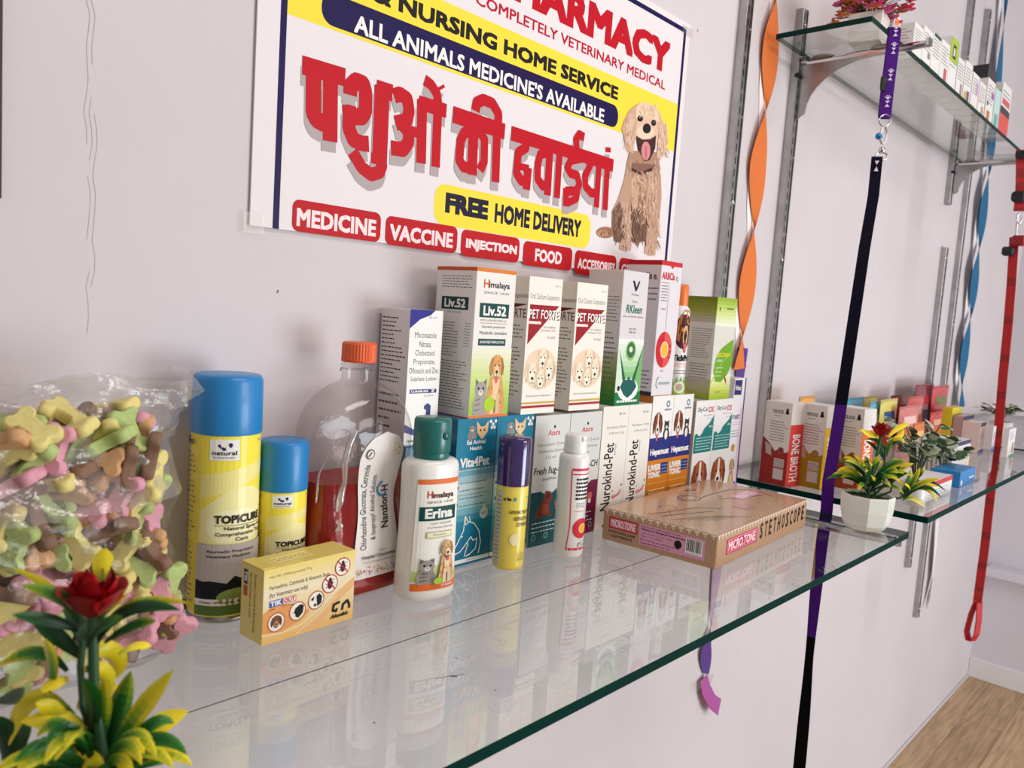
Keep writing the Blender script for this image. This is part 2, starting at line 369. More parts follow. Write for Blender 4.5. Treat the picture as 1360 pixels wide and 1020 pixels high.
def wood_floor():
    m = bpy.data.materials.new('wood_planks'); m.use_nodes = True; nt = m.node_tree; b = nt.nodes['Principled BSDF']; L = nt.links.new; b.inputs['Roughness'].default_value = 0.5
    tc = nt.nodes.new('ShaderNodeTexCoord'); br = nt.nodes.new('ShaderNodeTexBrick'); L(tc.outputs['Object'], br.inputs['Vector'])
    br.inputs['Scale'].default_value = 1.0; br.inputs['Brick Width'].default_value = 1.1; br.inputs['Row Height'].default_value = 0.13; br.inputs['Mortar Size'].default_value = 0.0012
    br.inputs['Color1'].default_value = lin((196, 164, 126)) + (1,); br.inputs['Color2'].default_value = lin((170, 138, 102)) + (1,); br.inputs['Mortar'].default_value = lin((110, 86, 66)) + (1,)
    mp = nt.nodes.new('ShaderNodeMapping'); mp.inputs['Scale'].default_value = (2.0, 26, 1); L(tc.outputs['Object'], mp.inputs['Vector'])
    n = nt.nodes.new('ShaderNodeTexNoise'); n.inputs['Scale'].default_value = 3; n.inputs['Detail'].default_value = 6; n.inputs['Distortion'].default_value = 0.6; L(mp.outputs[0], n.inputs['Vector'])
    mx = nt.nodes.new('ShaderNodeMixRGB'); mx.blend_type = 'OVERLAY'; mx.inputs[0].default_value = 0.75; L(br.outputs['Color'], mx.inputs[1]); L(n.outputs['Fac'], mx.inputs[2])
    hs = nt.nodes.new('ShaderNodeHueSaturation'); hs.inputs['Saturation'].default_value = 1.0; L(mx.outputs[0], hs.inputs['Color']); L(hs.outputs[0], b.inputs['Base Color']); return m
WALLM = wall_mat('pinkish_white_paint', (213, 204, 206))
b = MB(); b.box(-1.2, 3.75, WALL_Y, WALL_Y + 0.1, FLOOR_Z, 2.7, WALLM); b.obj('wall_back', kind='structure')
b = MB(); b.box(3.75, 3.85, -3.4, WALL_Y + 0.1, FLOOR_Z, 2.7, wall_mat('right_wall_paint', (222, 218, 224))); b.obj('wall_right', kind='structure')
b = MB(); b.box(-1.2, 3.85, -3.4, WALL_Y + 0.1, FLOOR_Z - 0.05, FLOOR_Z, wood_floor()); b.obj('floor', kind='structure')
b = MB(); b.box(3.737, 3.75, -3.4, WALL_Y, FLOOR_Z, FLOOR_Z + 0.085, M((235, 232, 232), 0.5), 0.003); b.obj('baseboard_right', kind='structure')
b = MB(); b.box(3.66, 3.75, -3.4, WALL_Y - 0.03, 0.30, 0.335, M((222, 218, 226), 0.55), 0.004); b.obj('trim_1', kind='structure')
b = MB(); b.box(2.4, 3.737, WALL_Y - 0.006, WALL_Y, FLOOR_Z, FLOOR_Z + 0.012, M((205, 196, 196), 0.7), 0.002); b.obj('trim_2', kind='structure')
# plaster cracks and scuffs keep their own shapes on the wall
def on_wall(n): return lambda u, v, k: (u, WALL_Y - n - k, v)
b = MB(); a = Art(b, on_wall(0.0002), 1.0)
cr = [(0.253 + 0.0012 * math.sin(k * 1.7) + 0.001 * R.uniform(-1, 1), 1.205 + k * 0.013) for k in range(34)]
[a.stroke(cr[i:i + 5], 0.0006, (204, 194, 196)) for i in (0, 6, 11, 17, 24, 29)]; a.stroke([(x + 0.004, z) for x, z in cr[3:15]], 00.0005, (207, 197, 199)); a.stroke([(x - 0.004, z) for x, z in cr[12:22]], 0.0005, (207, 197, 199))
for (u, v, l) in ((452, 492, .004), (368, 389, .003), (1000, 872, .002), (978, 868, .0016), (1158, 355, .006), (1103, 92, .003), (926, 42, .004)):
    p = PY(u, v, WALL_Y); a.stroke([(p.x, p.z), (p.x + l * 0.4, p.z + l)], 0.0014, (120, 104, 106))
b.obj('trim_3', kind='structure')

# ---------------------------------------------------------------- glass shelves
def pane(b, x0, x1, y0, y1, zt, th, edge, clear=()):
    b.add([(x0, y0, zt), (x1, y0, zt), (x1, y1, zt), (x0, y1, zt)], [(0, 1, 2, 3)], GLASS)
    b.add([(x0, y0, zt - th), (x1, y0, zt - th), (x1, y1, zt - th), (x0, y1, zt - th)], [(3, 2, 1, 0)], GLASS)
    q = [(x0, y0), (x1, y0), (x1, y1), (x0, y1)]
    for i in range(4):
        if i in clear: continue
        p, r = q[i], q[(i + 1) % 4]; b.add([(p[0], p[1], zt - th), (r[0], r[1], zt - th), (r[0], r[1], zt), (p[0], p[1], zt)], [(0, 1, 2, 3)], edge)
SH1 = thing('glass_shelf', 'long clear glass shelf of two panes under the stethoscope box and medicine cartons', 'shelf', (0.5, 0, Z1), 0, 'glass wall shelves')
b = MB(); pane(b, -0.75, 0.805, -0.1185, 0.083, 0, 0.0095, GLASS_EDGE, (0,)); b.add([(-0.75, -0.1195, 0.0003), (0.805, -0.1195, 0.0003), (0.805, -0.1182, 0.0003), (-0.75, -0.1182, 0.0003)], [(0, 1, 2, 3)], GLASS_EDGE); b.obj('rear_pane', SH1)
b = MB(); pane(b, -0.75, 0.805, -0.286, -0.1195, 0, 0.0095, GLASS_EDGE, (2,)); b.obj('front_pane', SH1)
# a smudge and dust specks on the glass
flat = lambda u, v, k: (u, v, k)
p = PZ(597, 898, Z1) - Vector((0.5, 0, Z1)); b = MB(); a = Art(b, flat, 1.0)
a.stroke([(p.x - .012, p.y + .003), (p.x, p.y), (p.x + .012, p.y - .006)], .0009, (70, 64, 66)); a.stroke([(p.x, p.y), (p.x + .004, p.y - .005)], .0016, (60, 56, 58)); b.obj('smudge', SH1)
for u, v in ((658, 917), (606, 874), (925, 800), (497, 960), (700, 812)):
    q = PZ(u, v, Z1) - Vector((0.5, 0, Z1)); b = MB(); Art(b, flat, 1.0).ell(q.x, q.y, .0009, (70, 64, 66)); b.obj('dust_speck', SH1)
SH2 = thing('glass_shelf', 'clear glass shelf holding the bone broth cartons and leafy plants beside them', 'shelf', (1.325, 0, Z2), 0, 'glass wall shelves')
b = MB(); pane(b, 0, 1.06, -0.305, 0.070, 0, 0.010, GLASS_EDGE); b.obj('pane', SH2)
SH3 = thing('glass_shelf', 'far clear glass shelf past the red leash towards the end wall', 'shelf', (2.42, 0, Z2), 0, 'glass wall shelves')
b = MB(); pane(b, 0, 1.1, -0.305, 0.070, 0, 0.010, GLASS_EDGE); b.obj('pane', SH3)
SHU = thing('glass_shelf', 'high narrow glass shelf carrying the square flower pot and small cartons', 'shelf', (1.407, 0, ZU), 0, 'glass wall shelves')
b = MB(); pane(b, 0, 1.33, -0.109, 0.060, 0, 0.0095, M((8, 46, 38), 0.45, spec=0.1)); b.obj('pane', SHU)

# ---------------------------------------------------------------- slotted wall standards and brackets
def standard(x, z0, z1, label):
    t = thing('wall_standard', label, 'shelf upright', (x, WALL_Y, z0), 0, 'slotted steel shelf uprights'); h = z1 - z0
    b = MB(); wd = 0.0115
    b.box(-wd, -wd + 0.002, -0.014, 0, 0, h, STEEL); b.box(wd - 0.002, wd, -0.014, 0, 0, h, STEEL); b.box(-wd, wd, -0.016, -0.0135, 0, h, STEEL, 0.0006)
    k = 0; a = Art(b, lambda u, v, n: (u, -0.016 - n, v), 1.0); z = 0.02
    a.rect(0.002, 0, 0.009, h, (58, 56, 58))
    while z < h - 0.02:
        for sx in (-0.005, 0.0055): a.rect(sx - 0.0016, z, sx + 0.0016, z + 0.013, (22, 21, 23)); a.n[0] -= a.step
        if k % 7 == 3: a.ell(0.0055, z - 0.003, 0.0016, (205, 200, 200)); a.n[0] -= a.step
        z += 0.0215; k += 1
    b.obj('channel', t)
    for zz in (0.03, h * 0.5, h - 0.03):
        b = MB(); b.lathe([(0.0042, 0), (0.004, 0.001), (0.0026, 0.0018), (0.0003, 0.002)], CHROME, 10, T=Matrix.Translation((0, -0.0162, zz)) @ Matrix.Rotation(PI / 2, 4, 'X')); b.obj('screw', t)
    return t
standard(1.32, 0.93, 2.0, 'slotted steel upright nearest the banner, left of the orange streamer')
standard(1.543, 0.90, 1.865, 'slotted steel upright holding the high shelf, right of the orange streamer')
standard(2.645, 1.645, 2.5, 'short slotted steel upright crossing the high shelf at its far bracket')
standard(2.67, 0.526, 1.52, 'slotted steel upright with its top end bare, behind the red treat pouches')
standard(2.83, 0.325, 2.262, 'tall slotted steel upright beside the blue streamer')
def bracket(x, z, reach, label, pads=(), plate=0.1):
    t = thing('shelf_bracket', label, 'bracket', (x, WALL_Y, z), 0, 'steel shelf brackets')
    b = MB(); pts = [(0, 0), (0, -plate)]
    for k in range(9):
        q = k / 8 * PI / 2; pts.append((0.02 + (reach * 0.5) * (1 - math.cos(q)), -plate + 0.012 + (plate - 0.026) * math.sin(q)))
    pts += [(reach * 0.98, -0.012), (reach * 0.98, 0)]
    b.prism([(-p[0], p[1]) for p in pts], -0.0015, 0.0015, STEEL, T=Matrix(((0, 1, 0, 0), (1, 0, 0, -0.012), (0, 0, 1, 0), (0, 0, 0, 1))))
    b.obj('plate', t)
    b = MB(); b.box(-0.007, 0.007, -reach, -0.012, -0.010, -0.0008, CHROME, 0.0035); b.obj('arm', t)
    b = MB(); b.box(-0.006, 0.006, -reach - 0.004, -reach + 0.004, -0.012, 0.004, CHROME, 0.002); b.obj('end_lip', t)
    b = MB(); b.tube([(0, -0.014, -0.03), (-0.006, -0.014, -0.03), (-0.012, -0.014, -0.03)], 0.005, DARK, 8); b.obj('screw', t)
    for py in pads:
        b = MB(); b.lathe([(0.0, -0.003), (0.021, -0.003), (0.022, -0.001), (0.021, 0.0), (0, 0)], M((150, 138, 128), 0.35, 0.6), 24, c=(0.0, py, -0.0002), cap=False); b.obj('support_pad', t)
    return t
bracket(1.543, ZU - 0.0095, 0.245, 'steel bracket at the near end of the high glass shelf, with round pads', (-0.06, -0.17), 0.115)
bracket(2.645, ZU - 0.0095, 0.20, 'steel bracket at the far end of the high glass shelf', (-0.06,), 0.10)
bracket(1.288, Z1 - 0.0095, 0.362, 'steel bracket whose tip shows under the long shelf near the white pot', (), 0.09)
bracket(1.543, Z2 - 0.010, 0.30, 'steel bracket under the bone broth cartons', (-0.05, -0.2), 0.10)
bracket(2.70, Z2 - 0.010, 0.27, 'steel bracket under the far shelf below the treat pouches', (), 0.10)

# ---------------------------------------------------------------- banner
BY = WALL_Y - 0.0032
BAN = thing('banner', 'white printed vinyl banner with red Hindi lettering and a puppy picture', 'banner', (0, 0, 0))
b = MB(); BW = M((232, 225, 226), 0.45, spec=0.25, name='banner_vinyl')
bx0, bx1, bz0, bz1 = 0.3965, 1.152, 1.3125, 1.722
b.box(bx0, bx1, BY, WALL_Y - 0.0012, bz0, bz1, BW)
A = Art(b, lambda u, v, n: (u, BY - n, v), 1.0, 0.000006, rough=0.45)
def w(u, v): p = PY(u, v, BY); return p.x, p.z
RED = (190, 6, 28); YEL = (250, 222, 66); INK = (24, 8, 72); BLK = (26, 22, 24)
XL = w(370, 200)[0]; XR = 1.137; ZT = w(880, 24)[1]
yb = w(885, 198)[1]; yt = w(894, 136)[1]
A.rect(XL, yb, XR, yt, YEL)
for x in (XL, XR): A.rect(x - 0.0035, bz0, x + 0.0035, ZT + 0.003, INK)
A.rect(XL, ZT - 0.003, XR, ZT + 0.004, INK)
def pill(l, t, bt, r, c, rad): A.rrect(w(*l)[0], w(*bt)[1], w(*r)[0], w(*t)[1], rad, c)
def btext(s, bl, tl, br, c, bold, trim=1.0):
    x0, z0 = w(*bl); x1 = w(*br)[0]; z1 = w(*tl)[1]; z0 = (z0 + w(*br)[1]) / 2; A.text(s, x0, z0, x1, z0 + (z1 - w(*bl)[1]) * trim, c, bold)
pill((427, 10), (470, 2), (445, 36), (820.5, 160), INK, 0.014)
btext("ALL ANIMALS MEDICINE'S AVAILABLE", (471, 37.5), (474, 14.5), (801, 165.5), WH, 0.035)
btext('& NURSING HOME SERVICE', (497, -6), (498, -28), (819, 137), BLK, 0.06)
btext('COMPLETELY VETERINARY MEDICAL', (632, 1), (633, -14), (882.5, 122.5), (190, 8, 40), 0.025)
btext('PHARMACY', (655, -17), (657, -66), (886, 97), (192, 4, 30), 0.07)
pill((577, 265), (600, 246.5), (600, 301), (784, 305), YEL, 0.016)
btext('FREE', (592.5, 280), (593, 257), (646, 290.5), (22, 20, 48), 0.09); btext('HOME DELIVERY', (657, 294.5), (657.5, 271), (770, 314.5), (22, 20, 48), 0.06)
for t, l, tp, bt, r, q in (('MEDICINE', (388, 285), (400, 265.5), (394, 307.5), (505.5, 300), ((394.5, 299.5), (395.5, 277.5), (498, 313))),
                           ('VACCINE', (512, 300), (520, 287), (515, 325), (607, 320), ((518, 317), (517, 297.5), (600, 329))),
                           ('INJECTION', (612, 322.5), (622.5, 305.5), (615, 340), (689.5, 332.5), ((619, 329.5), (619, 315), (685, 342.5))),
                           ('FOOD', (694.5, 335), (700, 320), (699, 352.5), (759, 350), ((710.5, 346), (711, 330.5), (745, 351))),
                           ('ACCESSORIES', (763, 347.5), (770, 332.5), (767.5, 364), (818, 352.5), ((767, 354.5), (767, 342), (815.5, 363))),
                           ('GROOMING', (822, 355), (827.5, 342.5), (822, 368), (876, 365), ((825, 361), (825.5, 349), (872, 371)))):
    pill(l, tp, bt, r, (188, 8, 22), 0.008); btext(t, q[0], q[1], q[2], (246, 226, 226), 0.055)
# the large Hindi headline, stroke by stroke
def z1(x, y): return w(320 + x / 4, y / 4)
def z2(x, y): return w(600 + x / 4, y / 4)
def z4(x, y): return w(600 + x / 4, 120 + y / 4)
HIN = [(z1, 64, [(325, 345), (553, 412)]), (z1, 62, [(385, 365), (383, 600), (400, 635), (435, 655), (480, 665)]), (z1, 62, [(475, 400), (472, 752)]),
       (z1, 60, [(578, 505), (580, 462), (612, 430), (650, 445), (662, 490), (660, 590), (640, 622), (600, 620), (575, 600), (574, 560)]), (z1, 58, [(576, 580), (572, 680), (596, 742), (640, 762), (678, 765)]),
       (z1, 62, [(720, 468), (804, 495)]), (z1, 70, [(750, 460), (735, 850)]), (z1, 50, [(592, 806), (640, 890), (690, 928), (735, 915), (748, 880), (742, 835)]), (z1, 40, [(690, 838), (745, 850)]),
       (z1, 56, [(812, 510), (845, 500), (882, 525), (892, 590), (880, 640), (820, 655)]), (z1, 56, [(850, 655), (890, 700), (888, 755), (860, 795), (796, 785)]), (z1, 40, [(880, 690), (960, 712)]),
       (z1, 56, [(945, 545), (1090, 590)]), (z1, 50, [(962, 530), (955, 868)]), (z1, 46, [(1045, 560), (1032, 888)]), (z1, 44, [(975, 425), (1010, 452), (1040, 500), (1048, 570)]), (z1, 56, [(1052, 462), (1058, 478)]),
       (z2, 64, [(5, 608), (280, 700)]), (z2, 54, [(116, 630), (106, 930)]), (z2, 44, [(108, 700), (65, 705), (46, 745), (38, 850), (60, 888), (108, 890)]), (z2, 42, [(112, 702), (150, 705), (172, 740), (170, 860), (148, 905)]),
       (z2, 46, [(240, 640), (230, 968)]), (z2, 46, [(124, 590), (132, 545), (168, 530), (215, 550), (246, 605), (244, 690)]),
       (z2, 60, [(315, 708), (856, 880)]), (z4, 44, [(400, 255), (392, 305), (352, 330), (342, 440), (366, 480), (405, 482)]), (z4, 48, [(404, 410), (394, 528)]), (z4, 30, [(360, 405), (408, 415)]),
       (z4, 42, [(510, 330), (468, 340), (455, 395), (454, 470), (480, 508), (505, 500)]), (z4, 46, [(520, 300), (506, 558)]), (z4, 42, [(572, 310), (556, 572)]),
       (z4, 42, [(690, 360), (630, 372), (612, 410), (628, 440), (664, 452), (676, 500), (660, 535), (604, 535)]), (z4, 40, [(606, 520), (604, 616)]), (z4, 36, [(668, 520), (662, 575), (610, 600)]), (z4, 40, [(664, 330), (658, 262), (676, 234), (702, 250)]),
       (z4, 42, [(700, 345), (735, 395), (706, 455), (708, 510), (738, 545), (775, 548)]), (z4, 42, [(782, 360), (766, 622)]), (z4, 42, [(826, 370), (812, 636)]), (z4, 40, [(829, 303), (829, 329)])]
px_m = abs(w(620, 200)[0] - w(616, 200)[0]) / 4 / 4        # metres per zoomed pixel along the banner
for dx, dz, c in ((-0.0012, -0.0105, (178, 166, 166)), (0, 0, (192, 4, 26))):
    for f, wd, pts in HIN:
        k = px_m * (0.93 if f is z1 else 0.98) * wd
        q = [f(*p) for p in pts]; A.stroke([(x + dx, z + dz) for x, z in q], k, c); A.n[0] -= A.step * 0.8
# the sitting puppy
def pup(pts, c): A.poly([z4(*p) for p in pts], c)
def pell(x, y, rx, ry, c): pup([(x + rx * math.cos(2 * PI * k / 22), y + ry * math.sin(2 * PI * k / 22)) for k in range(22)], c)
def fur(x0, y0, x1, y1, cs, n, L, seed, up=0):
    rr = random.Random(seed); n0 = A.n[0]
    for q in range(n):
        x, y = rr.uniform(x0, x1), rr.uniform(y0, y1); l = L * rr.uniform(.5, 1.2); t = rr.uniform(-.5, .5) + up; dx, dy = l * math.sin(t), l * math.cos(t); c = rr.choice(cs)
        pup([(x - 3, y), (x + 3, y), (x + dx + 1, y + dy), (x + dx - 1, y + dy)], c); A.n[0] -= A.step * 0.9
pell(815, 755, 48, 30, (160, 112, 84)); pell(800, 760, 30, 18, (188, 142, 112))
pup([(930, 375), (912, 480), (880, 580), (850, 640), (848, 720), (860, 800), (900, 815), (950, 795), (1000, 810), (1060, 790), (1100, 700), (1112, 560), (1108, 450), (1092, 380)], (190, 152, 126))
pup([(888, 590), (852, 640), (849, 730), (862, 802), (930, 812), (915, 660)], (120, 88, 74)); pup([(948, 600), (1032, 600), (1040, 800), (948, 806)], (112, 80, 66))
pup([(945, 420), (1080, 410), (1078, 560), (1040, 690), (1000, 720), (965, 660), (950, 560)], (200, 164, 138)); pup([(985, 560), (1030, 560), (1020, 690), (1000, 715), (985, 660)], (150, 112, 90))
pup([(898, 590), (945, 600), (952, 790), (948, 848), (918, 853), (888, 842), (906, 770)], (196, 160, 136)); pup([(1042, 580), (1102, 590), (1090, 760), (1078, 876), (1048, 878), (1020, 864), (1034, 750)], (192, 152, 126))
pell(918, 828, 30, 24, (208, 172, 146)); pell(1050, 848, 29, 26, (206, 168, 140))
for x, y in ((905, 838), (925, 842), (1040, 862), (1060, 864)): pup([(x, y - 14), (x + 3, y - 14), (x + 3, y + 8), (x, y + 8)], (120, 86, 70))
pup([(945, 370), (1085, 380), (1065, 430), (1000, 450), (950, 420)], (140, 102, 84))
A.stroke([z4(952, 418), z4(1000, 446), z4(1060, 418)], 16 * px_m, (70, 46, 44)); pell(1003, 490, 16, 18, (150, 100, 84)); pell(1003, 490, 10, 12, (196, 158, 130))
pup([(942, 320), (1090, 330), (1106, 420), (1085, 450), (940, 440), (926, 400)], (176, 136, 112)); fur(945, 370, 1085, 450, ((196, 156, 130), (150, 112, 92), (206, 170, 144)), 70, 40, 12); pup([(950, 385), (1080, 395), (1065, 428), (1000, 446), (955, 424)], (136, 98, 82)); A.stroke([z4(952, 418), z4(1000, 446), z4(1060, 418)], 15 * px_m, (70, 46, 44)); pell(1040, 190, 78, 118, (226, 192, 162))
pup([(982, 72), (940, 108), (912, 165), (900, 205), (915, 262), (936, 325), (962, 335), (972, 240), (985, 150)], (208, 168, 142)); pup([(955, 120), (925, 190), (935, 280), (955, 320), (962, 220)], (222, 186, 160))
pup([(1088, 100), (1116, 158), (1140, 215), (1146, 270), (1128, 328), (1104, 372), (1086, 352), (1096, 240), (1080, 150)], (216, 178, 152))
pup([(1000, 62), (1060, 74), (1092, 110), (1100, 170), (1060, 150), (1010, 130), (975, 150), (978, 90)], (236, 206, 176))
pup([(975, 240), (1010, 262), (1050, 260), (1082, 240), (1078, 310), (1048, 372), (1020, 378), (988, 320)], (70, 38, 36)); pell(1028, 322, 24, 50, (216, 142, 140)); pell(1028, 330, 6, 36, (190, 110, 112))
pell(1026, 222, 46, 34, (238, 210, 186)); pell(1033, 203, 22, 27, (30, 24, 26)); pell(998, 150, 15, 17, (34, 24, 24)); pell(1069, 173, 13, 17, (34, 24, 24)); pell(1002, 146, 3, 3, (150, 130, 120)); pell(1071, 169, 3, 3, (150, 130, 120))
fur(950, 430, 1085, 640, ((214, 180, 152), (184, 146, 120), (224, 192, 164), (168, 128, 104)), 130, 46, 1); fur(860, 620, 920, 780, ((140, 104, 86), (96, 68, 58), (158, 120, 98)), 60, 40, 2); fur(955, 620, 1030, 790, ((92, 64, 54), (130, 96, 78), (150, 112, 90)), 60, 50, 3)
fur(1040, 600, 1095, 840, ((206, 168, 142), (176, 138, 112), (216, 180, 152)), 60, 46, 4); fur(900, 610, 945, 810, ((208, 172, 146), (178, 142, 118), (218, 184, 158)), 50, 46, 5)
fur(920, 120, 965, 300, ((222, 186, 160), (190, 150, 124), (234, 202, 176)), 50, 44, 6); fur(1092, 170, 1136, 330, ((226, 192, 166), (194, 156, 130), (236, 206, 182)), 50, 44, 7, .2); fur(995, 75, 1085, 125, ((240, 214, 186), (222, 190, 160)), 40, 26, 8); fur(790, 740, 850, 765, ((176, 130, 100), (150, 104, 78)), 16, 18, 9)
b.obj('vinyl_sheet', BAN)
for (u, v, sx, sz) in ((912, 42, 0.03, 0.013), (336, 296, 0.022, 0.02), (880, 352, 0.02, 0.016)):
    x, z = w(u, v); b = MB(); b.box(x - sx / 2, x + sx / 2, BY - 0.0022, BY - 0.0014, z - sz / 2, z + sz / 2, TAPE); b.obj('tape_strip', BAN)

# dark frame whose edge shows at the far side of the wall
FR = thing('picture_frame', 'dark framed board on the wall, only its edge in view', 'frame', (0.04, WALL_Y, 1.35))
x1 = PY(4, 130, WALL_Y - 0.012).x - 0.04; zb = PY(3, 266, WALL_Y - 0.012).z - 1.35
b = MB(); b.box(-0.22, x1, -0.012, -0.0005, zb, 0.5, M((40, 36, 40), 0.4), 0.002); b.obj('frame', FR)
b = MB(); b.box(-0.21, x1 - 0.012, -0.0135, -0.0122, zb + 0.012, 0.49, M((205, 198, 196), 0.4)); b.obj('board', FR)
# ---------------------------------------------------------------- cartons on the long shelf
def carton(label, x0, x1, yf, d, z, h, front, left=None, body=(238, 232, 226), group=None, right=None, top=None, rz=0.0, name='carton', flapc=None):
    wd = x1 - x0; t = thing(name, label, 'box', ((x0 + x1) / 2, yf + d / 2, z), rz, group)
    b = MB(); bm = M(body, 0.42, coat=0.15) if isinstance(body, tuple) else body
    b.box(-wd / 2, wd / 2, -d / 2, d / 2, 0, h - 0.0006, bm, 0.0005)
    front(Art(b, face_front(wd, d, h), wd / h, coat=0.2, rough=0.42))
    if left: left(Art(b, face_left(wd, d, h), d / h, coat=0.1, rough=0.5))
    if right: right(Art(b, face_right(wd, d, h), d / h, coat=0.1, rough=0.5))
    if top: top(Art(b, face_top(wd, d, h - 0.0006), wd / d))
    b.obj('carton_body', t)
    b = MB(); fm = M(flapc, 0.45) if flapc else bm
    b.box(-wd / 2 + 0.0008, wd / 2 - 0.0008, -d / 2 + 0.0002, d / 2 - 0.003, h - 0.0006, h, fm, 0.0002)
    b.add([(-wd / 2 + 0.0005, d / 2 - 0.003, h - 0.0004), (wd / 2 - 0.0005, d / 2 - 0.003, h - 0.0004), (wd / 2 - 0.0005, d / 2 - 0.0005, h - 0.0004), (-wd / 2 + 0.0005, d / 2 - 0.0005, h - 0.0004)], [(0, 1, 2, 3)], DARK)
    b.obj('tuck_flap', t); return t
GREY = (104, 98, 97)
def f_liv(a):
    a.grad(0, 0.02, 1, 0.47, [(150, 196, 60), (206, 222, 130), (240, 238, 220)], 12); a.rect(0, 0.975, 1, 1, (226, 128, 40))
    a.text('H', 0.19, 0.872, 0.32, 0.925, (206, 96, 36), 0.03); a.text('imalaya', 0.32, 0.862, 0.84, 0.915, BK, 0.02); a.text('SINCE 1930', 0.2, 0.832, 0.84, 0.848, GREY)
    a.rect(0.12, 0.675, 0.86, 0.77, (14, 70, 66)); a.text('Liv.52', 0.22, 0.69, 0.78, 0.752, WH, 0.05)
    a.text('PET LIQUID 200 ml', 0.16, 0.648, 0.8, 0.663, GREY); a.rect(0.15, 0.636, 0.84, 0.639, (206, 70, 50))
    a.text('Growth promoter', 0.2, 0.6, 0.8, 0.624, GREY); a.text('Metabolic stimulant', 0.15, 0.562, 0.84, 0.585, GREY)
    a.rect(0.13, 0.488, 0.82, 0.533, (14, 70, 66)); a.text('SUGAR FREE FORMULATION', 0.17, 0.503, 0.78, 0.52, WH, 0.02)
    pic_cat(a.sub(0.04, 0.02, 0.5, 0.27), (168, 160, 152)); pic_dog_sit(a.sub(0.3, 0.02, 0.98, 0.43)); a.ell(0.5, 0.09, 0.14, (176, 214, 40), 0.05)
    a.rect(0, 0, 1, 0.018, (226, 120, 40))
def l_liv(a):
    a.rect(0, 0.975, 1, 1, (206, 92, 34)); a.rect(0.0, 0, 1, 0.006, (190, 60, 40)); a.fine(0.15, 0.86, 0.9, 0.95, 5, GREY, 0.8, 2)
    a.rect(0.16, 0.715, 0.84, 0.8, (14, 62, 58)); a.text('Liv.52', 0.24, 0.73, 0.76, 0.785, (235, 232, 226), 0.05); a.text('PET LIQUID', 0.33, 0.69, 0.66, 0.703, GREY)
    a.fine(0.12, 0.4, 0.62, 0.64, 12, GREY, 0.7, 3); a.fine(0.78, 0.47, 0.92, 0.64, 9, GREY, 0.9, 4); a.fine(0.12, 0.05, 0.9, 0.38, 17, GREY, 0.75, 5)
carton('tall white carton with teal name panels, yellow-green foot and orange top rim', 0.6276, 0.6925, 0.001, 0.066, 1.1222, 0.1708, f_liv, l_liv, (236, 232, 226), flapc=(214, 108, 40))
def f_forte(a):
    a.rect(0, 0, 1, 1, (243, 238, 226)); a.text('200 ml', 0.78, 0.94, 0.95, 0.952, GREY)
    a.text('Oral Calcium Suspension', 0.05, 0.828, 0.93, 0.882, (112, 102, 98)); a.poly([(0.06, 0.8), (0.94, 0.8), (0.05, 0.51)], (156, 16, 28))
    a.text('PET FORTE', 0.075, 0.695, 0.965, 0.762, (90, 26, 34), 0.035); a.text('PET FORTE', 0.06, 0.7, 0.94, 0.765, (250, 246, 240), 0.02)
    a.rect(0.06, 0.66, 0.42, 0.68, (240, 226, 216)); a.text('For healthier', 0.5, 0.632, 0.88, 0.65, GREY); a.text('and happier Pets', 0.42, 0.605, 0.88, 0.624, GREY); a.text('पेट फोर्टे', 0.64, 0.55, 0.88, 0.575, (90, 40, 40))
    pic_puppies(a.sub(0.03, 0.16, 0.97, 0.5)); a.text('Oral Calcium Suspension', 0.12, 0.125, 0.86, 0.14, GREY)
    a.rect(0, 0.075, 1, 0.088, (206, 172, 74)); a.rect(0, 0.045, 1, 0.062, (170, 24, 32))
def l_forte(a):
    a.text('Oral Calcium Suspension', 0.1, 0.83, 1, 0.88, (120, 108, 104)); a.poly([(0.1, 0.8), (1, 0.8), (0.1, 0.72)], (110, 30, 36)); a.text('PET FORTE', 0.1, 0.7, 0.97, 0.765, (110, 80, 80), 0.02)
    a.fine(0.2, 0.55, 1, 0.66, 4, GREY, 0.7, 8); a.fine(0.2, 0.1, 0.9, 0.5, 14, GREY, 0.7, 9)
carton('cream carton with maroon triangle, next to the orange-rimmed teal-panel carton', 0.7160, 0.7785, 0.001, 0.064, 1.1222, 0.1675, f_forte, l_forte, (234, 228, 216), 'cream calcium cartons')
carton('cream carton with maroon triangle, next to the carton with green ellipse', 0.8085, 0.8745, 0.001, 0.064, 1.1222, 0.1667, f_forte, l_forte, (234, 228, 216), 'cream calcium cartons')
